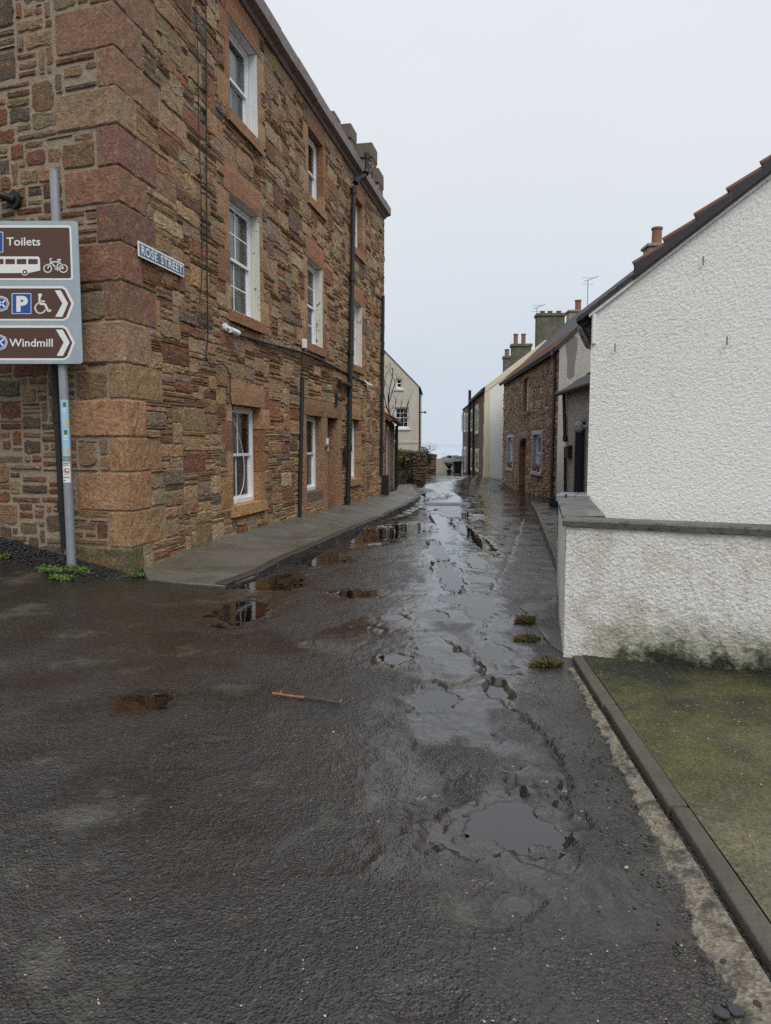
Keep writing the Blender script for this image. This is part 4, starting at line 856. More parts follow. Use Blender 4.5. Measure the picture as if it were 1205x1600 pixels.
mb = MB(); mb.prism([WG.P(-.14, vz(-.14)+.01, .02), WG.P(SR, vz(SR)+.01, .02), WG.P(SR, vz(SR)+.07, .02), WG.P(-.14, vz(-.14)+.05, .02)], WG.P(0, 0, -9.6)-WG.P(0, 0, 0)); obj('roof', mb, 'slate_verge', wc)
mb = MB(); mb.prism([WG.P(-.02, vz(-.02)-.035, .035), WG.P(SR, vz(SR)-.035, .035), WG.P(SR, vz(SR)+.006, .035), WG.P(-.02, vz(-.02)+.006, .035)], WG.P(0, 0, -.07)-WG.P(0, 0, 0)); obj('verge_board', mb, 'harl_white', wc)
# stepped verge tiles, each overlapping the one below
sv = gz(995, 425)[0]; dt = gz(1042, 392)[0]-sv; ang = math.atan(slope)
s = sv-.02; i = 0
while s < SR:
    mb = MB(); up = Vector((0, 0, 1)); a, b = s, s+dt*1.12; hh_ = .115
    q = [(a, vz(a)-.012), (b, vz(b)-.012), (b, vz(b)+hh_*.72), (a, vz(a)+hh_+.02)]
    mb.prism([WG.P(x, z, .075-.004*(i % 2)) for x, z in q], WG.P(0, 0, -.16)-WG.P(0, 0, 0)); t_ = obj('verge_tile', mb, 'slate_verge', wc, bevel=.014)
    mb = MB(); mb.tube([WG.P(a-.012, vz(a)+hh_+.018, .03), WG.P(b, vz(b)+hh_*.72, .03)], .026, 8); obj('tile_edge', mb, 'pantile_old', t_); s += dt; i += 1
mb = MB(); s_ = sv-.03   # the low verge below the tiles: slates and the dark roll
for k in range(6):
    a = -.10+(sv+.1)*k/6; b = a+(sv+.1)/6*1.1; m2 = MB(); m2.prism([WG.P(a, vz(a)-.002, .05), WG.P(b, vz(b)-.002, .05), WG.P(b, vz(b)+.035, .05), WG.P(a, vz(a)+.05, .05)], WG.P(0, 0, -.5)-WG.P(0, 0, 0)); obj('verge_slate', m2, 'slate', wc)
# gutter end wrapped in black plastic
mb = MB(); G0 = [at(905, 505, 7.25), at(922, 497, 7.2), at(925, 520, 7.2), at(924, 552, 7.2), at(917, 535, 7.22), at(908, 517, 7.25)]
cen = sum(G0, Vector())/6; V_ = [p+Vector((0, -.05, 0)) for p in G0]+[p+Vector((.02, .22, .01)) for p in G0]+[cen+Vector((0, -.11, .01)), cen+Vector((.02, .25, 0))]
mb.add(V_, [(i, (i+1) % 6, 12) for i in range(6)]+[(6+i, 6+(i+1) % 6, 13) for i in range(6)]+[(i, (i+1) % 6, 6+(i+1) % 6, 6+i) for i in range(6)]); o = obj('gutter_wrap', mb, 'bag', wc, smooth=True); sub = o.modifiers.new('sub', 'SUBSURF'); sub.levels = 2; sub.render_levels = 2
o['label'] = 'black plastic wrapped around the gutter end'
mb = MB(); mb.tube([WS.P(.05, vz(0)-.06, .09), WS.P(9.4, vz(0)-.06, .09)], .06, 10); obj('gutter', mb, 'black_iron', wc)
mb = MB(); mb.fbox(WG, .012, .045, vz(0)-.30, vz(0)-.02, .005, .03); obj('corner_strip', mb, 'sign_white', wc, bevel=.005)
for px, py in ((962, 545), (1099, 410), (1136, 535)):
    a_ = gz(px, py); mb = MB(); mb.tube([WG.P(a_[0], a_[1]-.02, .01), WG.P(a_[0], a_[1]-.02, .04), WG.P(a_[0], a_[1]+.045, .045)], .006, 6); obj('wall_hook', mb, 'harl_patch', wc)

# ================================================================== RIGHT: PORCH WING
PW = Face((5.33, 21.6), (5.22, 15.2), (0, 18))
pw = thing('porch_wing', 'small grey roughcast wing with dark door and slate eave beyond the white gable', 'house', (5.3, 19, -.4))
ze = PW.hit(876, 616)[1]; da, db = PW.hit(898.5, 700)[0], PW.hit(915.5, 700)[0]; dz0, dz1 = -.42, PW.hit(905, 656)[1]
mb = MB(); wall_sheet(mb, PW, 0, 6.4, -.9, ze, [(da, db, -.9, dz1)]); mb.quad(PW.P(0, -.9), PW.P(0, -.9, -4), PW.P(0, ze+2.2, -4), PW.P(0, ze)); obj('wall', mb, 'harl_grey', pw)
mb = MB(); mb.fbox(PW, .0, .16, -.9, ze, 0.0, .012); obj('corner_band', mb, 'white_paint', pw)
mb = MB(); fr_ = [(da, da+.07), (db-.07, db)]
for a, b in fr_: mb.fbox(PW, a, b, -.9, dz1, -.22, .012)
mb.fbox(PW, da+.07, db-.07, dz1-.07, dz1, -.22, .012); obj('door_frame', mb, 'grey_door', pw)
mb = MB(); mb.fbox(PW, da+.07, db-.07, -.9, dz1-.07, -.26, -.2)
for a in (.12, .5): mb.fbox(PW, da+a, da+a+.28, .1, 1.4, -.2, -.19)
o = obj('door', mb, 'dark_door', pw); mb = MB(); mb.lathe(PW.P(db-.17, .6, -.16), [(.02, 0), (.03, .02), (.02, .04)]); obj('door_handle', mb, 'brass', o)
sl = math.tan(R(33)); q = [(.18, ze-.04), (-1.4, ze-.04+1.58*sl)]
mb = MB(); mb.prism([PW.P(-.14, q[0][1], q[0][0]), PW.P(-.14, q[0][1]+.05, q[0][0]), PW.P(-.14, q[1][1]+.05, q[1][0]), PW.P(-.14, q[1][1], q[1][0])], PW.P(6.6, 0, 0)-PW.P(0, 0, 0)); rf = obj('roof', mb, 'slate', pw)
rnd = random.Random(9)
for r in range(3):      # slate courses at the eave
    for c in range(20):
        d0 = .2-r*.22; a = -.15+c*.33+(r % 2)*.16; z0 = ze+.015+(.18-d0)*sl; mb = MB()
        mb.hexa([PW.P(a+.005, z0+.012, d0), PW.P(a+.32, z0+.012, d0), PW.P(a+.32, z0+.012+.24*sl, d0-.24), PW.P(a+.005, z0+.012+.24*sl, d0-.24)]+[PW.P(a+.005, z0+.028, d0), PW.P(a+.32, z0+.028, d0), PW.P(a+.32, z0+.02+.24*sl, d0-.24), PW.P(a+.005, z0+.02+.24*sl, d0-.24)]); obj('slate', mb, 'slate', rf)
def pantiles(parent, f, s0, s1, zb, d_b, sl, rows, tw=.24, tl=.30, m='terracotta'):
    """curved tiles, one object each, sharing one mesh"""
    n = 8; mb = MB(); t = Vector((*f.t, 0)); nn = Vector((*f.n, 0)); up = Vector((0, 0, 1)); al = (-nn+up*sl).normalized(); no = (nn*sl+up).normalized(); pts = []
    for y in (0, tl*1.12): pts.append([tuple(t*(tw*x/n*1.06)+al*y+no*(.035*math.sin(2*math.pi*x/n)+.02-(y*.05))) for x in range(n+1)])
    b_ = [tuple(Vector(p)-no*.014) for p in pts[0]]; mb.grid(np.array([b_]+pts)); first = None; c = 0
    for r in range(rows):
        for k in range(int((s1-s0)/tw)):
            d = d_b-r*tl*math.cos(math.atan(sl)); base = f.P(s0+k*tw, zb+(d_b-d)*sl, d)
            if first is None:
                m2 = MB(); m2.v = [tuple(Vector(v)+base) for v in mb.v]; m2.f = mb.f; m2.c = mb.c; first = obj('pantile', m2, m, parent, smooth=True); fb = base; fl = first.location.copy()
            else:
                o = first.copy(); col.objects.link(o); o.location = fl+(base-fb)+Vector((0, 0, rnd.uniform(-.004, .004)))
pantiles(rf, PW, .55, 6.2, ze+.05+.62*sl, -.46, sl*1.15, 7)
mb = MB(); mb.tube([PW.P(-.16, ze-.03, .23), PW.P(6.3, ze-.03, .23)], .065, 10); obj('gutter', mb, 'black_iron', pw)
pp = [PW.P(*PW.hit(*p_), .07) for p_ in ((885, 612), (885.5, 640), (887, 690))]; pipe('downpipe', pp, .05, pw, collars=(.95,)); pipe('downpipe', [PW.P(*PW.hit(*p_), .07) for p_ in ((887.3, 700), (887, 770))], .045, pw)
a_ = PW.hit(893, 706); lb = thing('letter_box', 'black letter box on the grey roughcast beside the dark door', 'letter box', PW.P(a_[0], a_[1]-.2, .02))
p = MB(); p.fbox(PW, a_[0]-.3, a_[0]+.1, a_[1]-.18, a_[1]+.12, .005, .13); obj('box', p, 'black_iron', lb, bevel=.01); p = MB(); p.hexa([PW.P(a_[0]-.32, a_[1]+.122, .0), PW.P(a_[0]+.12, a_[1]+.122, .0), PW.P(a_[0]+.12, a_[1]+.122, .16), PW.P(a_[0]-.32, a_[1]+.122, .16), PW.P(a_[0]-.32, a_[1]+.2, .0), PW.P(a_[0]+.12, a_[1]+.2, .0), PW.P(a_[0]+.12, a_[1]+.135, .16), PW.P(a_[0]-.32, a_[1]+.135, .16)]); obj('lid', p, 'black_iron', lb)
a_ = PW.hit(919, 667); wl = thing('wall_lantern', 'grey bulkhead lamp on a bracket beside the dark door', 'lamp', PW.P(a_[0], a_[1], .0))
p = MB(); p.tube([PW.P(a_[0], a_[1], 0), PW.P(a_[0], a_[1], .16)], .05, 10); obj('bracket', p, 'grey_surround', wl); p = MB(); p.lathe(PW.P(a_[0], a_[1]-.14, .24), [(.06, 0), (.11, .06), (.12, .18), (.09, .26), (.03, .3)]); obj('lamp_head', p, 'grey_surround', wl)
def planter(px, Yp, w, label):
    c_ = at(px, 770, Yp); zg = g1(c_.x, c_.y)+.12; t = thing('planter', label, 'planter', (c_.x, c_.y, zg), 'black planters by the dark door')
    p = MB(); p.hexa([(c_.x-w*.45, c_.y-.12, zg), (c_.x+w*.45, c_.y-.12, zg), (c_.x+w*.45, c_.y+.12, zg), (c_.x-w*.45, c_.y+.12, zg)]+[(c_.x-w*.5, c_.y-.15, zg+.26), (c_.x+w*.5, c_.y-.15, zg+.26), (c_.x+w*.5, c_.y+.15, zg+.26), (c_.x-w*.5, c_.y+.15, zg+.26)]); obj('trough', p, 'planter', t)
    p = MB(); leaf_cloud(p, Vector((c_.x, c_.y, zg+.27)), (w*.45, .13, .07), 90, .05, random.Random(int(px))); obj('plants', p, 'leaf_dark', t)
def leaf_cloud(mb, c, r, n, size, rd, shell=.35, up=False):
    for _ in range(n):
        while True:
            v = Vector((rd.uniform(-1, 1), rd.uniform(-1, 1), rd.uniform(-1, 1)))
            if shell < v.length < 1: break
        p = c+Vector((v.x*r[0], v.y*r[1], v.z*r[2])); a = Vector((rd.uniform(-1, 1), rd.uniform(-1, 1), rd.uniform(-.4, 1))).normalized(); b = a.cross(Vector((rd.uniform(-1, 1), rd.uniform(-1, 1), rd.uniform(-1, 1)))).normalized(); s_ = size*rd.uniform(.6, 1.4)
        mb.add([p-a*s_, p+b*s_*.45, p+a*s_, p-b*s_*.45], [(0, 1, 2, 3)])
planter(884, 18.2, .85, 'black trough planter at the white corner of the grey wing'); planter(906, 17.6, .75, 'black trough planter in front of the dark door')

# ================================================================== RIGHT: STONE COTTAGE
rnd = random.Random(33)
A_ = at(871, 700, 24.5); B_ = at(786.5, 700, 38.5); SC = Face((A_.x, A_.y), (B_.x, B_.y), (0, 30)); SG = Face((A_.x, A_.y), (A_.x+SC.t.y*7, A_.y-SC.t.x*7), (0, 0))
st = thing('stone_cottage', 'two storey brown rubble stone cottage with grey roughcast gable on the right', 'house', (A_.x, A_.y, -.45))
zE = SC.hit(870, 546)[1]; zb = -1.2; hz = SC.hit(1, 1)
def rc(x0, y0, x1, y1):
    a = SC.hit(x1, y1); b = SC.hit(x0, y0); c = SC.hit((x0+x1)/2, y0)[1]; e_ = SC.hit((x0+x1)/2, y1)[1]; return [a[0], b[0], e_, c]
w1 = rc(833.5, 673, 848, 742); w2 = rc(794, 679, 803, 735); dd = rc(812.5, 685, 821, 767); w3 = rc(819, 591, 826, 643)
dd[2] = -1.1
for w in (w1, w2): w[0] += .14; w[1] -= .14; w[2] += .12; w[3] -= .15
hol = [tuple(x) for x in (w1, w2, dd, w3)]
mb = MB(); wall_sheet(mb, SC, 0, SC.L, zb, zE, hol); obj('wall', mb, 'mortar', st)
ex = [(a-.15, b+.15, c-.16, e_+.16) for a, b, c, e_ in (w1, w2)]+[(dd[0]-.2, dd[1]+.2, zb, dd[3]+.28), (w3[0]-.2, w3[1]+.2, w3[2]-.16, w3[3]+.25)]
rects = rubble(0, SC.L, zb+.2, zE-.02, .10, .075, ex, rnd, [(.2, 4, 6, 3, 4), (.45, 2, 4, 2, 3), (.2, 2, 5, 1, 2), (.15, 1, 2, 1, 2)])
CP = [(.3, (.31, .205, .145)), (.25, (.37, .275, .195)), (.2, (.25, .155, .115)), (.15, (.36, .295, .225)), (.1, (.20, .165, .13))]
lay_stones(st, SC, rects, rnd, CP, 'cottage_stone', 280, prot=(.012, .05), gap=.03, jit=.03, seg=.12, inset=.03, rough=.012)
for w in (w1, w2):
    a, b, c, e_ = w
    for q in ((a-.14, a, c, e_), (b, b+.14, c, e_), (a-.14, b+.14, e_, e_+.15)): mb = MB(); mb.fbox(SC, *q, -.16, .05); obj('window_surround', mb, 'grey_surround', st, bevel=.006)
    mb = MB(); mb.fbox(SC, a-.16, b+.16, c-.13, c, -.16, .10); obj('sill', mb, 'grey_surround', st, bevel=.008); sash(st, SC, a+.01, b-.01, c+.01, e_-.01, -.12, 0, 0, cm='grey_door')
    fb = thing('flower_pots', 'terracotta pots of red flowers on the grey sill '+('nearest the downpipe' if w is w1 else 'beyond the brown door'), 'flower pots', SC.P((a+b)/2, c, .05), 'sill flower pots')
    for k in range(2): p = MB(); p.lathe(SC.P(a+(b-a)*(.3+.4*k), c+.002, .04), [(.05, 0), (.075, .14)]); o = obj('pot', p, 'terracotta', fb); p = MB(); leaf_cloud(p, SC.P(a+(b-a)*(.3+.4*k), c+.2, .04), (.13, .06, .1), 40, .04, rnd); obj('flowers', p, 'pantile_old', o)
mb = MB(); mb.fbox(SC, dd[0], dd[1], dd[2], dd[3], -.34, -.28); o = obj('door', mb, 'brown_door', st); p = MB(); p.lathe(SC.P(dd[0]+.15, .4, -.25), [(.02, 0), (.035, .03), (.02, .06)]); obj('door_handle', p, 'brass', o)
for q in ((dd[0]-.2, dd[0], dd[2], dd[3]), (dd[1], dd[1]+.2, dd[2], dd[3])):
    for k in range(4): z0 = q[2]+(q[3]-q[2])*k/4; block(st, 'door_jamb', SC, q[0], q[1], z0+.01, z0+(q[3]-q[2])/4-.01, -.3, .03, tone((.22, .13, .08), rnd), rnd)
block(st, 'lintel', SC, dd[0]-.2, dd[1]+.2, dd[3]+.004, dd[3]+.27, -.3, .03, (.23, .14, .085), rnd)
block(st, 'lintel', SC, w3[0]-.2, w3[1]+.2, w3[3]+.004, w3[3]+.24, -.25, .03, (.2, .12, .08), rnd); block(st, 'sill', SC, w3[0]-.15, w3[1]+.15, w3[2]-.14, w3[2], -.25, .08, (.12, .10, .08), rnd)
for q in ((w3[0]-.2, w3[0]), (w3[1], w3[1]+.2)): block(st, 'jamb_stone', SC, *q, w3[2]+.004, w3[3]-.004, -.25, .03, (.2, .12, .08), rnd)
sash(st, SC, w3[0]+.01, w3[1]-.01, w3[2]+.01, w3[3]-.01, -.16, 0, 0)
a_ = SC.hit(822.5, 693); cl_ = thing('door_lantern', 'black lantern hanging over the brown cottage door', 'lamp', SC.P(dd[0]-.1, dd[3]-.35, .05)); p = MB(); p.lathe(SC.P(dd[0]-.1, dd[3]-.35, .18), [(.05, 0), (.10, .05), (.12, .25), (.03, .36)]); obj('lamp_head', p, 'black_iron', cl_); p = MB(); p.tube([SC.P(dd[0]-.1, dd[3]-.02, .02), SC.P(dd[0]-.1, dd[3]+.0, .18), SC.P(dd[0]-.1, dd[3]-.03, .18)], .018, 6); obj('bracket', p, 'black_iron', cl_)
# gable, roof, gutters
GH = 3.45; zap = zE+SG.hit(1031, 402)[1]*0+ (SG.P(0, 0).z)+0; zap = SG.hit(1031, 396)[1]; GW = SG.hit(1031, 396)[0]
mb = MB(); mb.prism([SG.P(0, zb, 0), SG.P(2*GW, zb, 0), SG.P(2*GW, zE, 0), SG.P(GW, zap, 0), SG.P(0, zE, 0)], SG.P(0, 0, -.3)-SG.P(0, 0, 0)); obj('gable_wall', mb, 'harl_grey', st)
fb_ = SC.P(SC.L, 0, 0)-SC.P(0, 0, 0); mb = MB(); mb.prism([SG.P(0, zb, 0)+fb_, SG.P(2*GW, zb, 0)+fb_, SG.P(2*GW, zE, 0)+fb_, SG.P(GW, zap, 0)+fb_, SG.P(0, zE, 0)+fb_], SG.P(0, 0, .3)-SG.P(0, 0, 0)); obj('gable_wall', mb, 'harl_grey', st)
pt = [SG.P(*SG.hit(*q), .006) for q in ((884, 540), (887, 526), (896, 524), (903, 528), (902, 548), (899, 565), (897, 588), (891, 592), (886, 588), (887, 565))]; mb = MB(); mb.prism(pt, SG.P(0, 0, -.02)-SG.P(0, 0, 0)); obj('render_patch', mb, 'harl_patch', st)
slc = (zap-zE)/GW
mb = MB(); th = .10
for sgn in (0, 1):
    e0, e1 = (-.22, GW) if sgn == 0 else (2*GW+.22, GW); z0 = zE-.22*slc+.02; q = [SG.P(e0, z0, .06), SG.P(e1, zap+.02, .06), SG.P(e1, zap+.02+th, .06), SG.P(e0, z0+th, .06)]; mb.prism(q, fb_+fb_.normalized()*.1)
rf = obj('roof', mb, 'slate', st)
pantiles(rf, Face(SC.P(-.0, 0)[:2], SC.P(SC.L, 0)[:2], (0, 30)), .1, SC.L-.1, zE-.02, .16, slc, 3, .26, .34, 'pantile_old')
mb = MB(); mb.prism([SG.P(-.25, zE-.22*slc-.02, .09), SG.P(GW, zap-.02, .09), SG.P(GW, zap+.15, .09), SG.P(-.25, zE-.22*slc+.15, .09)], SG.P(0, 0, -.2)-SG.P(0, 0, 0)); obj('verge_board', mb, 'slate_verge', st)
mb = MB(); mb.tube([SC.P(-.2, zE-.06, .2), SC.P(SC.L+.15, zE-.06, .2)], .075, 10); mb.fbox(SC, 0, SC.L, zE-.14, zE-.02, .0, .03); obj('gutter', mb, 'black_iron', st)
pipe('downpipe', [SC.P(.28, zE-.1, .2), SC.P(.30, zE-.4, .09), SC.P(.32, 1.5, .09), SC.P(.36, -.62, .09)], .055, st, 'brown_iron', collars=(.4, .62, .85))
def chimney(parent, c, w, dpt, z0, z1, m, pots, t, cap=.10, pot_h=.5, pot_r=.14, squat=False):
    """c: plan centre; t: direction of the long side"""
    f = Face((c.x-t.x*w/2, c.y-t.y*w/2), (c.x+t.x*w/2, c.y+t.y*w/2), (0, 0)); mb = MB(); mb.fbox(f, 0, w, z0, z1-cap, -dpt/2, dpt/2); ch = obj('chimney', mb, m, parent, bevel=.015)
    mb = MB(); mb.fbox(f, -.07, w+.07, z1-cap+.002, z1, -dpt/2-.07, dpt/2+.07); obj('chimney_cap', mb, m, ch, bevel=.02)
    for k in pots:
        b = f.P(w*k, z1+.001, 0); mb = MB()
        prof = [(pot_r*1.0, 0), (pot_r*1.05, pot_h*.3), (pot_r*1.5, pot_h*.8), (pot_r*1.45, pot_h)] if squat else [(pot_r*1.1, 0), (pot_r, .06), (pot_r*.95, pot_h*.85), (pot_r*1.12, pot_h*.9), (pot_r*1.12, pot_h)]
        mb.lathe(b, prof); obj('chimney_pot', mb, 'terracotta', ch)
    return ch
def aerial(base, h, lean, label, scl=1.):
    t = thing('tv_aerial', label, 'aerial', base); p = MB(); top = base+Vector((0, 0, h)); p.tube([base, top], .022*scl, 6); obj('mast', p, 'galvanised', t)
    p = MB(); b_ = top+Vector((-.2, 0, -.08))*scl; e_ = top+lean*scl; p.tube([b_, e_], .016*scl, 5)
    for k in range(7): q = b_.lerp(e_, .25+.11*k); p.tube([q+Vector((0, -.14, -.05)), q+Vector((0, .14, .05))], .007*scl, 4)
    for dz in (-.22, .1): p.tube([top+Vector((-.3, 0, dz))*scl, top+Vector((.28, 0, dz))*scl], .009*scl, 4)
    obj('antenna', p, 'galvanised', t)
gd = Vector((SG.t.x, SG.t.y)); nap = SG.P(GW, 0, -.3)
c = at(1024, 400, 24.8); chimney(st, Vector((c.x, c.y)), .62, .62, zap-.9, at(1023, 384, 24.8).z, 'chimney_harl', (.55,), gd, pot_h=.58, pot_r=.165)
c = at(901.5, 500, 38.4); chimney(st, Vector((c.x, c.y)), .95, .7, zap-1.2, at(901, 486, 38.4).z, 'chimney_harl', (.55,), gd, pot_h=.55, pot_r=.16)
c = at(917.5, 500, 38.6); aerial(Vector((c.x, c.y, at(917, 512, 38.6).z)), at(917, 437, 38.6).z-at(917, 512, 38.6).z, Vector((.55, 0, .18)), 'tall tv aerial beside the pale single pot chimney')
bt = at(873, 727, 24.3)
# ================================================================== RIGHT: CREAM EDGED WHITE HOUSE AND THE ROW BEYOND
A2 = at(757.5, 700, 40.5); FD = Vector((.051, 1)).normalized(); B2 = Vector((A2.x, A2.y))+FD*11
wh = thing('cream_edged_house', 'white painted gable house with cream skews and cream window margins', 'house', (A2.x, A2.y, -.8))
WF = Face((A2.x, A2.y), B2, (0, 45)); WGb = Face((A2.x, A2.y), (A2.x+FD.y*7, A2.y-FD.x*7), (0, 0)); zb = -1.6
zE2 = WGb.hit(758, 607)[1]; ap = WGb.hit(853, 535); GW2 = ap[0]; za2 = ap[1]
mb = MB(); mb.prism([WGb.P(0, zb), WGb.P(2*GW2, zb), WGb.P(2*GW2, zE2), WGb.P(GW2, za2), WGb.P(0, zE2)], WGb.P(0, 0, -.4)-WGb.P(0, 0, 0)); obj('gable_wall', mb, 'painted_brick', wh)
for e0, e1 in ((-.02, GW2), (2*GW2+.02, GW2)):
    mb = MB(); mb.prism([WGb.P(e0, zE2-.22, .05), WGb.P(e1, za2-.22, .05), WGb.P(e1, za2+.14, .05), WGb.P(e0, zE2+.14, .05)], WGb.P(0, 0, -.5)-WGb.P(0, 0, 0)); obj('skew', mb, 'cream_paint', wh, bevel=.02)
mb = MB(); mb.fbox(WGb, -.03, .26, zb, zE2-.1, -.02, .03); obj('corner_band', mb, 'cream_paint', wh)
mb = MB(); mb.quad(WF.P(0, zb, 0), WF.P(11, zb, 0), WF.P(11, zE2, 0), WF.P(0, zE2, 0)); obj('wall', mb, 'far_rubble', wh)
for k in range(9):
    mb = MB(); z0 = zb+.5+(zE2-zb-.6)*k/9; mb.fbox(WF, .0, .62 if k % 2 else .34, z0+.01, z0+(zE2-zb-.6)/9-.01, 0, .03); obj('quoin_stone', mb, 'cream_paint', wh)
def margin_window(parent, f, x0, y0, x1, y1, m='cream_paint', mw=.16):
    a, b = sorted((f.hit(x0, (y0+y1)/2)[0], f.hit(x1, (y0+y1)/2)[0])); c, e_ = f.hit((x0+x1)/2, y1)[1], f.hit((x0+x1)/2, y0)[1]
    mb = MB(); 
    for q in ((a, a+mw, c, e_), (b-mw, b, c, e_), (a+mw, b-mw, e_-mw, e_), (a+mw, b-mw, c, c+.12)): mb.fbox(f, *q, 0, .05)
    fr0 = obj('window_margin', mb, m, parent); mb = MB(); mb.fbox(f, a+mw, b-mw, c+.12, e_-mw, .0, .012); o = obj('window', mb, 'white_paint', parent)
    a += mw+.06; b -= mw+.06; c += .2; e_ -= mw+.08; zm = (c+e_)/2
    for z0, z1 in ((c, zm-.03), (zm+.03, e_)): mb = MB(); mb.quad(f.P(a, z0, .016), f.P(b, z0, .016), f.P(b, z1, .016), f.P(a, z1, .016)); obj('pane', mb, 'dark_door', o)
margin_window(wh, WF, 743.5, 633, 748.5, 678); margin_window(wh, WF, 743.5, 701, 748.5, 737); margin_window(wh, WF, 736.4, 640, 739.2, 674); margin_window(wh, WF, 736.4, 700, 739.2, 735)
mb = MB(); 
for e0, e1 in ((-.2, GW2), (2*GW2+.2, GW2)):
    mb.prism([WGb.P(e0, zE2-.1, -.1), WGb.P(e1, za2, -.1), WGb.P(e1, za2+.1, -.1), WGb.P(e0, zE2, -.1)], WF.P(11, 0, 0)-WF.P(0, 0, 0))
obj('roof', mb, 'slate', wh); mb = MB(); mb.tube([WF.P(.1, zE2-.12, .16), WF.P(11, zE2-.12, .16)], .08, 8); obj('gutter', mb, 'black_iron', wh)
for s_ in (7.4,): pipe('downpipe', [WF.P(s_, zE2-.1, .14), WF.P(s_, -1.2, .10)], .07, wh, collars=(.5,), n=8)
td = Vector((FD.y, -FD.x)); c = at(859, 520, 40.8); chimney(wh, Vector((c.x, c.y)), 1.48, .8, za2-1.2, at(859, 491, 40.8).z, 'chimney_mossy', (.22, .5, .82), td, cap=.16, pot_h=.17, pot_r=.10, squat=True)
c = at(839, 500, 41.3); aerial(Vector((c.x, c.y, at(839, 535, 41.3).z)), at(839, 480, 41.3).z-at(839, 535, 41.3).z, Vector((.45, 0, .16)), 'small tv aerial left of the mossy three pot chimney')
c = at(814, 560, 51.8); chimney(wh, Vector((c.x, c.y)), 1.35, .8, za2-2, at(814, 538, 51.8).z, 'chimney_mossy', (.22, .62), td, cap=.2, pot_h=.72, pot_r=.155)
rw = thing('terraced_house', 'narrow brown stone house with white window margins at the far right end', 'house', (B2.x, B2.y, -1.2))
WF2 = Face(B2, B2+FD*11.5, (0, 55)); zE3 = zE2-.15
mb = MB(); mb.fbox(WF2, 0, 11.5, zb-.3, zE3, -6, 0); obj('wall', mb, 'far_rubble', rw)
mb = MB(); mb.prism([WF2.P(0, zE3, .12), WF2.P(0, zE3+2.4, -3), WF2.P(0, zE3, -6.1)], WF2.P(11.6, 0, 0)-WF2.P(0, 0, 0)); obj('roof', mb, 'slate', rw)
for x0, x1 in ((730.8, 732.6), (726.2, 728.2), (722.3, 724.2)):
    margin_window(rw, WF2, x0, 645, x1, 675, 'white_paint', .2); margin_window(rw, WF2, x0, 698, x1, 738, 'white_paint', .2)
pipe('downpipe', [WF2.P(.6, zE3+.9, .12), WF2.P(.6, -1.3, .12)], .10, rw, n=8); pipe('downpipe', [WF2.P(1.8, zE3, .12), WF2.P(1.8, -1.3, .12)], .06, rw, n=8)
c = at(793.5, 570, 62.5); chimney(rw, Vector((c.x, c.y)), .75, .8, zE3+.5, at(793, 557, 62.5).z, 'chimney_mossy', (.4,), td, cap=.2, pot_h=.6, pot_r=.2)

# ================================================================== LEFT: LEAN-TO, CREAM HOUSE, GARDEN
LT = Face((.0, 23.95), (.36, 31.0), (5, 26)); lt_ = thing('pantiled_lean_to', 'low stone lean-to with red pantiled eave beyond the tenement', 'outbuilding', (0, 24, -.6))
zl = LT.hit(613, 660)[1]; mb = MB(); wa = [LT.hit(601.5, 690)[0], LT.hit(605.5, 690)[0], LT.hit(603, 730)[1], LT.hit(603, 660)[1]]
mb.fbox(LT, 0, LT.L, -1.4, zl, -3, 0); obj('wall', mb, 'far_rubble', lt_)
mb = MB(); s0 = LT.hit(606.5, 690)[0]; mb.fbox(LT, s0, s0+.35, -1.3, zl-.1, 0, .04); mb.fbox(LT, LT.L-.8, LT.L, -1.3, zl-.1, 0, .03); obj('jamb_stone', mb, 'chimney_harl', lt_)
mb = MB(); mb.fbox(LT, s0-1.0, s0, -.15, zl-.25, .0, .02); o = obj('window', mb, 'white_paint', lt_); mb = MB(); mb.quad(LT.P(s0-.9, -.05, .025), LT.P(s0-.1, -.05, .025), LT.P(s0-.1, zl-.35, .025), LT.P(s0-.9, zl-.35, .025)); obj('pane', mb, 'dark_door', o)
mb = MB(); mb.prism([LT.P(-.0, zl-.02, .22), LT.P(0, zl+1.1, -1.6), LT.P(0, zl+1.0, -1.6), LT.P(0, zl-.1, .22)], LT.P(LT.L+.1, 0, 0)-LT.P(0, 0, 0)); rf = obj('roof', mb, 'pantile_old', lt_)
pantiles(rf, LT, .1, LT.L, zl+.0, .24, .6, 3, .26, .32, 'pantile_old'); mb = MB(); mb.tube([LT.P(.05, zl-.05, .28), LT.P(LT.L+.1, zl-.05, .28)], .07, 8); obj('gutter', mb, 'black_iron', lt_)
pipe('downpipe', [LT.P(LT.L-.15, zl-.1, .12), LT.P(LT.L-.15, -.85, .12)], .065, lt_, n=8)
hc = at(654, 700, 45.5); HF = Face((hc.x, hc.y), (hc.x-8, hc.y+.6), (0, 0)); ch_ = thing('cream_house', 'tall cream roughcast house with white sash windows at the bend', 'house', (hc.x, hc.y, -1.1))
ze4 = HF.hit(654, 604)[1]; zt4 = HF.hit(603, 551); sl4 = (zt4[1]-ze4)/zt4[0]; ww1 = (618.6, 591, 629, 607); ww2 = (617, 636, 639, 669)
def frect(f, q):
    a, b = sorted((f.hit(q[0], q[1])[0], f.hit(q[2], q[1])[0])); return (a, b, f.hit((q[0]+q[2])/2, q[3])[1], f.hit((q[0]+q[2])/2, q[1])[1])
r1, r2 = frect(HF, ww1), frect(HF, ww2); mb = MB(); wall_sheet(mb, HF, 0, 8, -1.6, ze4, [r2, (r1[0], r1[1], r1[2], ze4)] if r1[2] < ze4 else [r2])
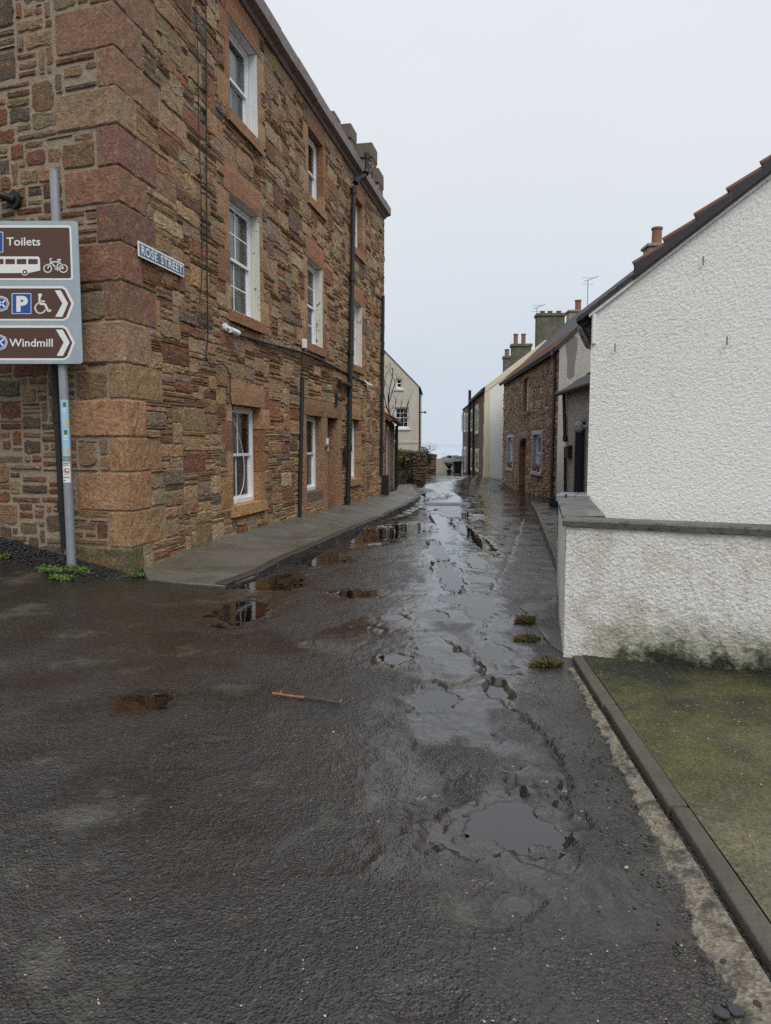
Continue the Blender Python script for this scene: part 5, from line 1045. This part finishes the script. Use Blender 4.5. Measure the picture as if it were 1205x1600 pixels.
if r1[2] >= ze4:
    mb.quad(HF.P(0, ze4), HF.P(r1[0], ze4), HF.P(r1[0], ze4+sl4*r1[0]), HF.P(0, ze4)); wall_sheet(mb, HF, r1[0], r1[1], ze4, ze4+sl4*r1[0], [r1]); mb.add([HF.P(r1[0], ze4+sl4*r1[0]), HF.P(r1[1], ze4+sl4*r1[0]), HF.P(r1[1], ze4+sl4*r1[1])], [(0, 1, 2)])
    mb.add([HF.P(r1[1], ze4), HF.P(8, ze4), HF.P(4, ze4+sl4*4), HF.P(r1[1], ze4+sl4*r1[1])], [(0, 1, 2, 3)])
else:
    mb.add([HF.P(0, ze4), HF.P(r1[0], ze4), HF.P(r1[0], ze4+sl4*r1[0])], [(0, 1, 2)]); wall_sheet(mb, HF, r1[0], r1[1], ze4, ze4+sl4*r1[0], [(r1[0], r1[1], r1[2], r1[3])]); mb.add([HF.P(r1[0], ze4+sl4*r1[0]), HF.P(r1[1], ze4+sl4*r1[0]), HF.P(r1[1], ze4+sl4*r1[1])], [(0, 1, 2)]); mb.add([HF.P(r1[1], ze4), HF.P(8, ze4), HF.P(4, ze4+sl4*4), HF.P(r1[1], ze4+sl4*r1[1])], [(0, 1, 2, 3)])
mb.quad(HF.P(0, -1.6), HF.P(0, -1.6, -7), HF.P(0, ze4, -7), HF.P(0, ze4)); obj('wall', mb, 'harl_cream', ch_)
sash(ch_, HF, *r2, -.12, 2, 1, curtain=False); sash(ch_, HF, *r1, -.12, 0, 0, curtain=False)
for r_ in (r1, r2): mb = MB(); mb.fbox(HF, r_[0]-.1, r_[1]+.1, r_[2]-.12, r_[2], -.1, .07); obj('sill', mb, 'white_paint', ch_)
mb = MB(); mb.prism([HF.P(-.12, ze4-.12*sl4, .04), HF.P(4, ze4+4*sl4, .04), HF.P(4, ze4+4*sl4+.07, .04), HF.P(-.12, ze4-.12*sl4+.07, .04)], HF.P(0, 0, -7)-HF.P(0, 0, 0)); obj('roof', mb, 'slate', ch_)
zz = HF.hit(645, 690)[1]; mb = MB(); mb.fbox(HF, 0, 2.2, zz-.12, zz+.06, .0, .03); obj('string_course', mb, 'harl_cream', ch_, bevel=.01)
mb = MB(); p_ = HF.P(.0, HF.hit(654, 644)[1], -.1); mb.tube([p_, p_+Vector((.38, 0, 0))], .035, 8); mb.tube([p_+Vector((.36, 0, 0)), p_+Vector((.46, 0, 0))], .075, 10); obj('lamp_arm', mb, 'black_iron', ch_)
mb = MB(); mb.tube([HF.P(-.06, ze4-.3, -.1), HF.P(-.06, -1.0, -.1)], .035, 8); obj('downpipe', mb, 'black_iron', ch_)
t_ = thing('paper_figure', 'white cut-out figure standing behind the lower cream house window', 'ornament', HF.P(r2[0]+.62, r2[2]+.1, -.26)); mb = MB(); q0 = (r2[1]+r2[0])/2+.16
mb.prism([HF.P(q0+x, r2[2]+.08+z, -.26) for x, z in ((-.12, 0), (-.05, .03), (0, .02), (.05, .03), (.12, 0), (.13, .3), (.08, .42), (.14, .5), (.05, .55), (-.05, .55), (-.14, .5), (-.08, .42), (-.13, .3))], HF.P(0, 0, -.02)-HF.P(0, 0, 0)); obj('figure', mb, 'sign_white', t_)
# garden wall of dark rubble with a rounded end
def rubble_wall(name, label, a, b, z0, h, thick, rd, limit, m='cottage_stone', pal=None, cell=(.10, .075), roundtop=True):
    f = Face(a, b, (0, 0)); t = thing(name, label, 'wall', (f.a.x, f.a.y, z0)); mb = MB(); mb.fbox(f, .04, f.L-.04, z0-.3, z0+h-.06, -thick, -.02); obj('wall_core', mb, 'soil', t)
    pal = pal or [(.4, (.10, .075, .055)), (.3, (.15, .10, .07)), (.3, (.075, .065, .052))]
    lay_stones(t, f, rubble(0, f.L, z0-.2, z0+h-.05, *cell, [], rd, [(.3, 3, 5, 2, 4), (.5, 2, 4, 1, 3), (.2, 1, 2, 1, 2)]), rd, pal, m, limit, prot=(.02, .09), gap=.02, jit=.04, rough=.02, back=-.06)
    s = 0
    while s < f.L-.05:
        w = min(rd.uniform(.25, .5), f.L-s); mb = MB(); stone(mb, f, (s, s+w, z0+h-.08, z0+h+rd.uniform(.05, .16)), rd, (.07, .06, .05), prot=(.03, .06), back=-thick-.03, inset=.05); obj('cope_stone', mb, m, t, colours=True); s += w
    return t, f
rd = random.Random(4); p0 = ong(650, 757); p1 = ong(617, 758)
gw, gf = rubble_wall('garden_wall', 'dark mossy rubble garden wall end beside the left pavement', (p0.x, p0.y), (p1.x-.7, p1.y+1.2), g1(p0.x, p0.y), 1.35, .45, rd, 60)
ge = Face(gf.P(0, 0, .02)[:2], gf.P(0, 0, -.5)[:2], (9, p0.y-3)); zg_ = g1(p0.x, p0.y)
lay_stones(gw, ge, rubble(0, .5, zg_-.2, zg_+1.3, .1, .075, [], rd, [(.3, 3, 5, 2, 4), (.5, 2, 4, 1, 3), (.2, 1, 2, 1, 2)]), rd, [(.4, (.10, .075, .055)), (.3, (.15, .10, .07)), (.3, (.075, .065, .052))], 'cottage_stone', 20, prot=(.02, .06), gap=.015, jit=.04, rough=.02, back=-.04)
mb = MB(); leaf_cloud(mb, gf.P(.45, gf.a.y*0+g1(p0.x, p0.y)+.3, .1), (.5, .15, .35), 350, .05, rd, .0); obj('ivy', mb, 'ivy', gw)
hd = at(629, 716, p0.y+1.6); hb = thing('hedge', 'yellow green clipped hedge above the dark garden wall', 'hedge', (hd.x, hd.y, -.9)); mb = MB()
for k in range(4): leaf_cloud(mb, Vector((hd.x-.55+.42*k, hd.y+.1*k, hd.z+.05-.05*abs(k-1))), (.45, .5, .42), 800, .045, rd, .55)
obj('foliage', mb, 'leaf_hedge', hb); mb = MB(); mb.tube([Vector((hd.x, hd.y, -.95)), Vector((hd.x, hd.y, hd.z))], .05, 6, r2=.02); obj('stem', mb, 'bark', hb)
# bare trees
def bare_tree(name, label, base, h, r, rd, depth=5, spread=.55, cat='tree', lean=Vector((0, 0, 0))):
    t = thing(name, label, cat, base); tr = MB(); cr = MB()
    def grow(p, d, L, rad, lev):
        pts = [p]; q = p
        for k in range(3):
            d = (d+Vector((rd.uniform(-1, 1), rd.uniform(-1, 1), rd.uniform(-.5, .8)))*.20).normalized(); q = q+d*L/3; pts.append(q)
        (tr if lev == 0 else cr).tube(pts, rad, 5 if lev > 1 else 7, r2=rad*.62)
        if lev >= depth: return
        for k in range(2 if lev > 0 and rd.random() < .55 else 3):
            nd = (d+Vector((rd.uniform(-1, 1), rd.uniform(-1, 1), rd.uniform(-.35, .7)))*spread*1.6).normalized(); grow(pts[-1] if k < 2 else pts[-2], nd, L*rd.uniform(.62, .85), rad*.6, lev+1)
    grow(Vector(base), (Vector((0, 0, 1))+lean).normalized(), h*.3, r, 0); obj('trunk', tr, 'bark', t); obj('crown', cr, 'bark', t)
rd = random.Random(15); bt_ = at(617, 716, 34.5); bt = thing('bare_tree', 'leafless tree in front of the cream house behind the lean-to', 'tree', (bt_.x, bt_.y, -1.0)); tr = MB(); cr = MB()
tr.tube([Vector((bt_.x, bt_.y, -1.05))]+[at(*q, 34.5) for q in ((617, 716), (616, 700), (614, 680))], .075, 8, r2=.055); obj('trunk', tr, 'bark', bt)
def twigs(p, d, L, r, lev):
    q = p; pts = [p]
    for k in range(3): d = (d+Vector((rd.uniform(-1, 1), rd.uniform(-1, 1), rd.uniform(-.7, .9)))*.3).normalized(); q = q+d*L/3; pts.append(q)
    cr.tube(pts, r, 4, r2=r*.5)
    if lev < 2:
        for k in range(2): twigs(pts[rd.randint(1, 3)], (d+Vector((rd.uniform(-1, 1), rd.uniform(-1, 1), rd.uniform(-.4, .8)))*.8).normalized(), L*.65, r*.6, lev+1)
for br, r0 in (([(614, 681), (611, 655), (607, 632), (609, 608), (614, 585), (613, 575)], .05), ([(610, 650), (604, 635), (600, 612), (603, 590)], .035), ([(607, 632), (613, 612), (617, 600), (616, 592)], .03), ([(615, 690), (621, 668), (629, 652), (636, 637), (639, 626)], .045), ([(624, 661), (632, 658), (637, 652)], .03), ([(629, 652), (626, 640), (628, 628)], .025), ([(611, 655), (617, 640), (619, 628)], .028)):
    pts = smooth_line([at(x, y, 34.5+rd.uniform(-.35, .35)) for x, y in br]); cr.tube(pts, r0, 6, r2=r0*.35)
    for k in range(3, len(pts), 3): twigs(pts[k], (pts[k]-pts[k-1]).normalized()+Vector((rd.uniform(-.8, .8), rd.uniform(-.8, .8), .1)), rd.uniform(.25, .55), .012, 0)
obj('crown', cr, 'bark', bt)
rd = random.Random(8); b_ = at(661, 735, 54.5); bare_tree('bare_shrub', 'leafless bush against the sky right of the cream house', (b_.x, b_.y, -1.3), 3.8, .05, rd, 5, .6, 'bush')
b_ = at(622, 730, 38.5); bare_tree('bare_shrub', 'thin leafless stems in front of the cream house wall, behind the hedge', (b_.x, b_.y, -1.0), 2.6, .03, random.Random(3), 4, .5, 'bush')
def bush(name, label, px, py, Yd, r, n, size, m, seed, cat='bush'):
    c = at(px, py, Yd); rd = random.Random(seed); zg = g1(c.x, c.y)-.09; t = thing(name, label, cat, (c.x, c.y, zg)); mb = MB()
    for k in range(5): leaf_cloud(mb, c+Vector((rd.uniform(-.6, .6)*r[0], rd.uniform(-.5, .5)*r[1], rd.uniform(-.4, .4)*r[2])), (r[0]*.6, r[1]*.6, r[2]*.6), n//5, size, rd, .3)
    obj('foliage', mb, m, t); mb = MB(); mb.tube([Vector((c.x, c.y, zg)), c], .05, 6); obj('stem', mb, 'bark', t)
bush('evergreen_bush', 'dark evergreen bush beside the cream house corner', 657, 713, 54, (.8, .7, .75), 1800, .07, 'leaf_dark', 2); bush('evergreen_bush', 'low dark bush behind the white end wall', 699, 719, 66, (1.5, .8, .45), 1300, .09, 'leaf_dark', 3); bush('evergreen_bush', 'dark scrubby bush above the stone end wall', 676, 722, 63, (.9, .8, .35), 900, .08, 'leaf_dark', 4)
rd = random.Random(6); b_ = at(697, 722, 67); bare_tree('bare_shrub', 'sparse twigs sticking up behind the white end wall', (b_.x, b_.y, -1.6), 2.6, .03, rd, 4, .6, 'bush')
# the walls that close the street
y_ = 61.; a, b = at(683, 720, y_), at(650, 720, y_); rubble_wall('end_wall', 'brown rubble stone wall closing the street at its far end', (a.x, a.y), (b.x, b.y), g1(a.x, y_), 1.5, .4, random.Random(12), 40, pal=[(.5, (.20, .12, .08)), (.5, (.13, .10, .075))], cell=(.13, .10))
y_ = 59.5; a, b = at(682, 720, y_), at(709, 720, y_); f_ = Face((a.x, a.y), (b.x, b.y), (0, 0)); ew = thing('white_end_wall', 'short white painted wall at the far end of the street', 'wall', f_.P(0, g1(a.x, y_), 0)); zg = g1(a.x, y_)
mb = MB(); mb.fbox(f_, 0, f_.L, zg-.3, zg+1.15, -.25, 0); obj('wall', mb, 'harl_cream', ew, bevel=.04); mb = MB(); mb.fbox(f_, -.02, f_.L+.02, zg+1.152, zg+1.2, -.27, .02); obj('coping', mb, 'white_paint', ew, bevel=.015)
a, b = at(707.5, 720, 60.5), at(722, 720, 60.5); f_ = Face((a.x, a.y), (b.x, b.y), (0, 0)); ep = thing('cream_outhouse_wall', 'plain beige wall standing behind the dark wheeled bin', 'wall', f_.P(0, -1.4)); mb = MB(); mb.fbox(f_, 0, f_.L, -1.7, at(714, 714, 60.5).z, -.8, 0); obj('wall', mb, 'harl_cream', ep, bevel=.02); mb = MB(); mb.fbox(f_, -.03, f_.L+.03, at(714, 714, 60.5).z+.002, at(714, 714, 60.5).z+.06, -.83, .03); obj('coping', mb, 'harl_cream', ep)
# planted tub and wheeled bin
c = at(702, 744, 57.5); zg = g1(c.x, c.y)+.02; tb = thing('plant_tub', 'spiky green plant in a dark tub before the white end wall', 'plant', (c.x, c.y, zg)); p = MB(); p.lathe((c.x, c.y, zg), [(.16, 0), (.22, .3), (.24, .32)]); obj('tub', p, 'planter', tb)
p = MB(); rd = random.Random(2)
for k in range(60):
    a = rd.uniform(0, 6.28); L = rd.uniform(.4, .85); o_ = rd.uniform(.2, .75); b0_ = Vector((c.x, c.y, zg+.3)); e_ = b0_+Vector((math.cos(a)*o_*L, math.sin(a)*o_*L, L*.9)); sd_ = Vector((-math.sin(a), math.cos(a), 0))*.025; mdp = b0_.lerp(e_, .5)+Vector((0, 0, .1)); p.add([b0_-sd_, b0_+sd_, mdp+sd_, e_, mdp-sd_], [(0, 1, 2, 3, 4)])
obj('leaves', p, 'ivy', tb)
c = at(714.5, 747, 55); zg = g1(c.x, c.y)+.02; wb = thing('wheeled_bin', 'dark navy wheeled refuse bin at the far end of the row', 'bin', (c.x, c.y, zg)); x, y = c.x, c.y
p = MB(); p.hexa([(x-.24, y-.27, zg+.06), (x+.24, y-.27, zg+.06), (x+.24, y+.27, zg+.06), (x-.24, y+.27, zg+.06), (x-.31, y-.33, zg+.96), (x+.31, y-.33, zg+.96), (x+.31, y+.33, zg+.96), (x-.31, y+.33, zg+.96)]); obj('body', p, 'bin', wb, bevel=.02)
p = MB(); p.hexa([(x-.34, y-.37, zg+.965), (x+.34, y-.37, zg+.965), (x+.34, y+.36, zg+1.0), (x-.34, y+.36, zg+1.0), (x-.32, y-.34, zg+1.02), (x+.32, y-.34, zg+1.02), (x+.32, y+.34, zg+1.07), (x-.32, y+.34, zg+1.07)]); obj('lid', p, 'bin', wb, bevel=.015)
for sx in (-.27, .27): p = MB(); p.tube([(x+sx-.03, y+.27, zg+.1), (x+sx+.03, y+.27, zg+.1)], .1, 14); obj('wheel', p, 'planter', wb)

# ================================================================== SMALL THINGS
rd = random.Random(77)
a, b = ong(425, 1088), ong(531, 1103); st_ = thing('stick', 'broken orange brown stick lying on the wet road', 'stick', (a.x, a.y, zroad(a.x, a.y)))
pts = [Vector((a.x+(b.x-a.x)*t+rd.uniform(-.006, .006), a.y+(b.y-a.y)*t+rd.uniform(-.008, .008), zroad(a.x+(b.x-a.x)*t, a.y+(b.y-a.y)*t)+.012)) for t in np.linspace(0, 1, 9)]
p = MB(); p.tube(pts[:5], .008, 8); obj('peeled_wood', p, 'wood_stick', st_); p = MB(); p.tube(pts[4:], .0072, 8, r2=.006); obj('bark', p, 'bark', st_)
for k, s_ in ((1, 1), (4, -1), (8, 1)): p = MB(); p.tube([pts[k], pts[k]+Vector((.008, .02*s_, .014))], .005, 6, r2=.003); obj('twig_stub', p, 'wood_stick', st_)
def tuft(px, py, rx, ry, hgt, n, label, seed):
    c = ong(px, py); rd = random.Random(seed*17+3); t = thing('grass_tuft', label, 'grass', (c.x, c.y, zroad(c.x, c.y)), 'grass tufts in the cracked road edge'); mb = MB()
    for _ in range(n):
        a = rd.uniform(0, 6.28); q = rd.random()**.8; x, y = c.x+rx*q*math.cos(a), c.y+ry*q*math.sin(a); z = zroad(x, y)-.005; L = hgt*rd.uniform(.4, 1.35)*(1.15-.75*q); dr_ = a+rd.uniform(-1.2, 1.2); o_ = rd.uniform(.3, 1.5)*L; w = rd.uniform(.0012, .0028)
        d = Vector((math.cos(dr_), math.sin(dr_), 0)); sd_ = Vector((-d.y, d.x, 0))*w; x += .02*math.sin(a*3); b0_ = Vector((x, y, z)); m1 = b0_+d*o_*.35+Vector((0, 0, L*.75)); e_ = b0_+d*o_+Vector((0, 0, L*.85)); mb.add([b0_-sd_, b0_+sd_, m1+sd_, e_, m1-sd_], [(0, 1, 2, 3, 4)])
    obj('blades', mb, 'grass_tuft', t)
    mb = MB(); mb.lathe((c.x, c.y, zroad(c.x, c.y)-.02), [(rx*.5, 0), (rx*.4, .02), (rx*.15, .03)]); o = obj('root_clump', mb, 'soil', t); 
tuft(821, 974, .075, .06,   .05, 420, 'small browning grass tuft farthest up the broken road edge', 1); tuft(823, 999, .09, .07, .042, 520, 'middle of three grass tufts on the broken road edge', 2); tuft(853, 1040, .10, .05, .05, 480, 'yellowing grass tuft beside the corner of the white wall', 3)
def weed(px, py, r, n, label, seed, m='leaf_green'):
    c = ong(px, py); rd = random.Random(seed); t = thing('weed', label, 'weed', (c.x, c.y, zroad(c.x, c.y)), 'weeds at the tenement foot'); mb = MB()
    for _ in range(n):
        a = rd.uniform(0, 6.28); q = r*math.sqrt(rd.random()); x, y = c.x+q*math.cos(a), c.y+q*.6*math.sin(a); leaf_cloud(mb, Vector((x, y, max(zroad(x, y), g1(x, y))+.02)), (.012, .012, .02), 1, .02, rd, 0)
    obj('leaves', mb, m, t); mb = MB(); 
    for k in range(6): a = k*1.05; mb.tube([Vector((c.x, c.y, zroad(c.x, c.y)-.01)), Vector((c.x+r*.6*math.cos(a), c.y+r*.4*math.sin(a), zroad(c.x, c.y)+.02))], .003, 4)
    obj('stems', mb, m, t)
weed(78, 893, .16, 350, 'yellow green weed patch left of the sign post', 1); weed(122, 892, .15, 450, 'bright green weed at the foot of the sign post', 2); weed(165, 872, .14, 250, 'small weed between sign post and sandstone corner', 3); weed(217, 901, .09, 300, 'round green weed at the corner of the pavement', 4); weed(98, 905, .14, 300, 'lowest yellow green weed in front of the sign post', 6); weed(2, 872, .12, 200, 'weed patch at the left edge near the dark bank', 7); weed(100, 858, .15, 140, 'thin weeds against the wall behind the sign post', 8)
# loose black grit along the foot of the side wall, and grit on the road
def grit(name, label, spots, size, m, seed):
    rd = random.Random(seed); mb = MB()
    for x, y in spots:
        s_ = size*rd.uniform(.4, 1.5); z = zroad(x, y)+s_*.2; V_ = [Vector((x+s_*math.cos(k*1.26+rd.random()*.6)*rd.uniform(.7, 1.1), y+s_*math.sin(k*1.26)*rd.uniform(.7, 1.1), z+rd.uniform(-.2, .2)*s_)) for k in range(5)]
        mb.add(V_+[Vector((x, y, z+s_*.6)), Vector((x, y, z-s_*.6))], [(i, (i+1) % 5, 5) for i in range(5)]+[((i+1) % 5, i, 6) for i in range(5)])
    o = obj(name, mb, m); o['kind'] = 'stuff'; o['label'] = label; return o
sp_ = []
while len(sp_) < 2600:
    t = rd.uniform(-.1, 3.2); d = abs(rd.gauss(0, .22))+.05; q = CORNER+SDIR*t+SNRM*d; sp_.append((q.x, q.y))
grit('gravel', 'loose black gravel banked against the side wall', sp_, .016, 'gravel', 1)
sp_ = []
for _ in range(230):
    p_ = ong(rd.uniform(0, 1100), 1600-640*rd.random()**1.1); sp_.append((p_.x, p_.y))
grit('road_grit', 'tiny pale grit scattered on the wet road', sp_, .0030, 'pale_grit', 2)
sp_ = []
for _ in range(260):
    y = rd.uniform(1.6, 3.6); xk = k0.x+(k0.y-y)/(k0.y-k1.y)*(k1.x-k0.x); sp_.append((xk-abs(rd.gauss(.14, .08)), y))
grit('edge_gravel', 'dark loose chips along the broken road edge', sp_, .006, 'gravel', 3)
sp_ = [(rd.uniform(1.35, 3.2), rd.uniform(1.8, 4.6)) for _ in range(160)]
rd2 = random.Random(4); mb = MB()
for x, y in sp_:
    if y > 4.9-(x-1.26)*.456-.03: continue
    q = rd2.uniform(.002, .005); mb.add([(x-q, y, .043), (x, y-q, .043), (x+q, y, .043), (x, y+q, .043), (x, y, .043+q)], [(0, 1, 4), (1, 2, 4), (2, 3, 4), (3, 0, 4)])
kind(obj('drive_grit', mb, 'pale_grit'), 'stuff', 'fine pale grit on the mossy concrete drive')
def chip(px, py, s_, label, m='slate_chip', seed=0):
    c = ong(px, py); rd = random.Random(seed); mb = MB(); n = 6; z = max(0, zroad(c.x, c.y))+.006
    mb.prism([(c.x+s_*math.cos(k*6.28/n)*rd.uniform(.6, 1.1), c.y+s_*math.sin(k*6.28/n)*rd.uniform(.6, 1.1), z+rd.uniform(0, .004)) for k in range(n)], (0, 0, s_*.35)); tag(obj('stone_chip', mb, m, bevel=.003), label, 'stone', 'loose chips at the road edge')
chip(1150, 1588, .030, 'flat slate chip at the bottom right edge of the road', seed=1); chip(1126, 1590, .024, 'slate chip beside a larger one at the bottom of the picture', seed=2); chip(1183, 1575, .016, 'rounded dark pebble on the pale concrete strip', 'gravel', 3); chip(1099, 1500, .015, 'grey slate chip where road meets pale strip', seed=4); chip(1130, 1508, .012, 'small dark pebble on the pale strip above the slate chips', 'gravel', 5)
chip(728, 1279, .018, 'black asphalt lump lying in the pothole puddle', 'gravel', 6); chip(979, 1360, .010, 'pale stone chip on the asphalt near the drive', 'pale_grit', 7); chip(938, 1421, .007, 'tiny orange stone on the dark asphalt', 'terracotta', 8); chip(521, 1146, .008, 'small white pebble on the road below the stick', 'pale_grit', 9); chip(344, 1246, .007, 'small red stone on the open road', 'terracotta', 10); chip(1067, 1338, .014, 'dark pebble resting against the drive edging', 'gravel', 11)
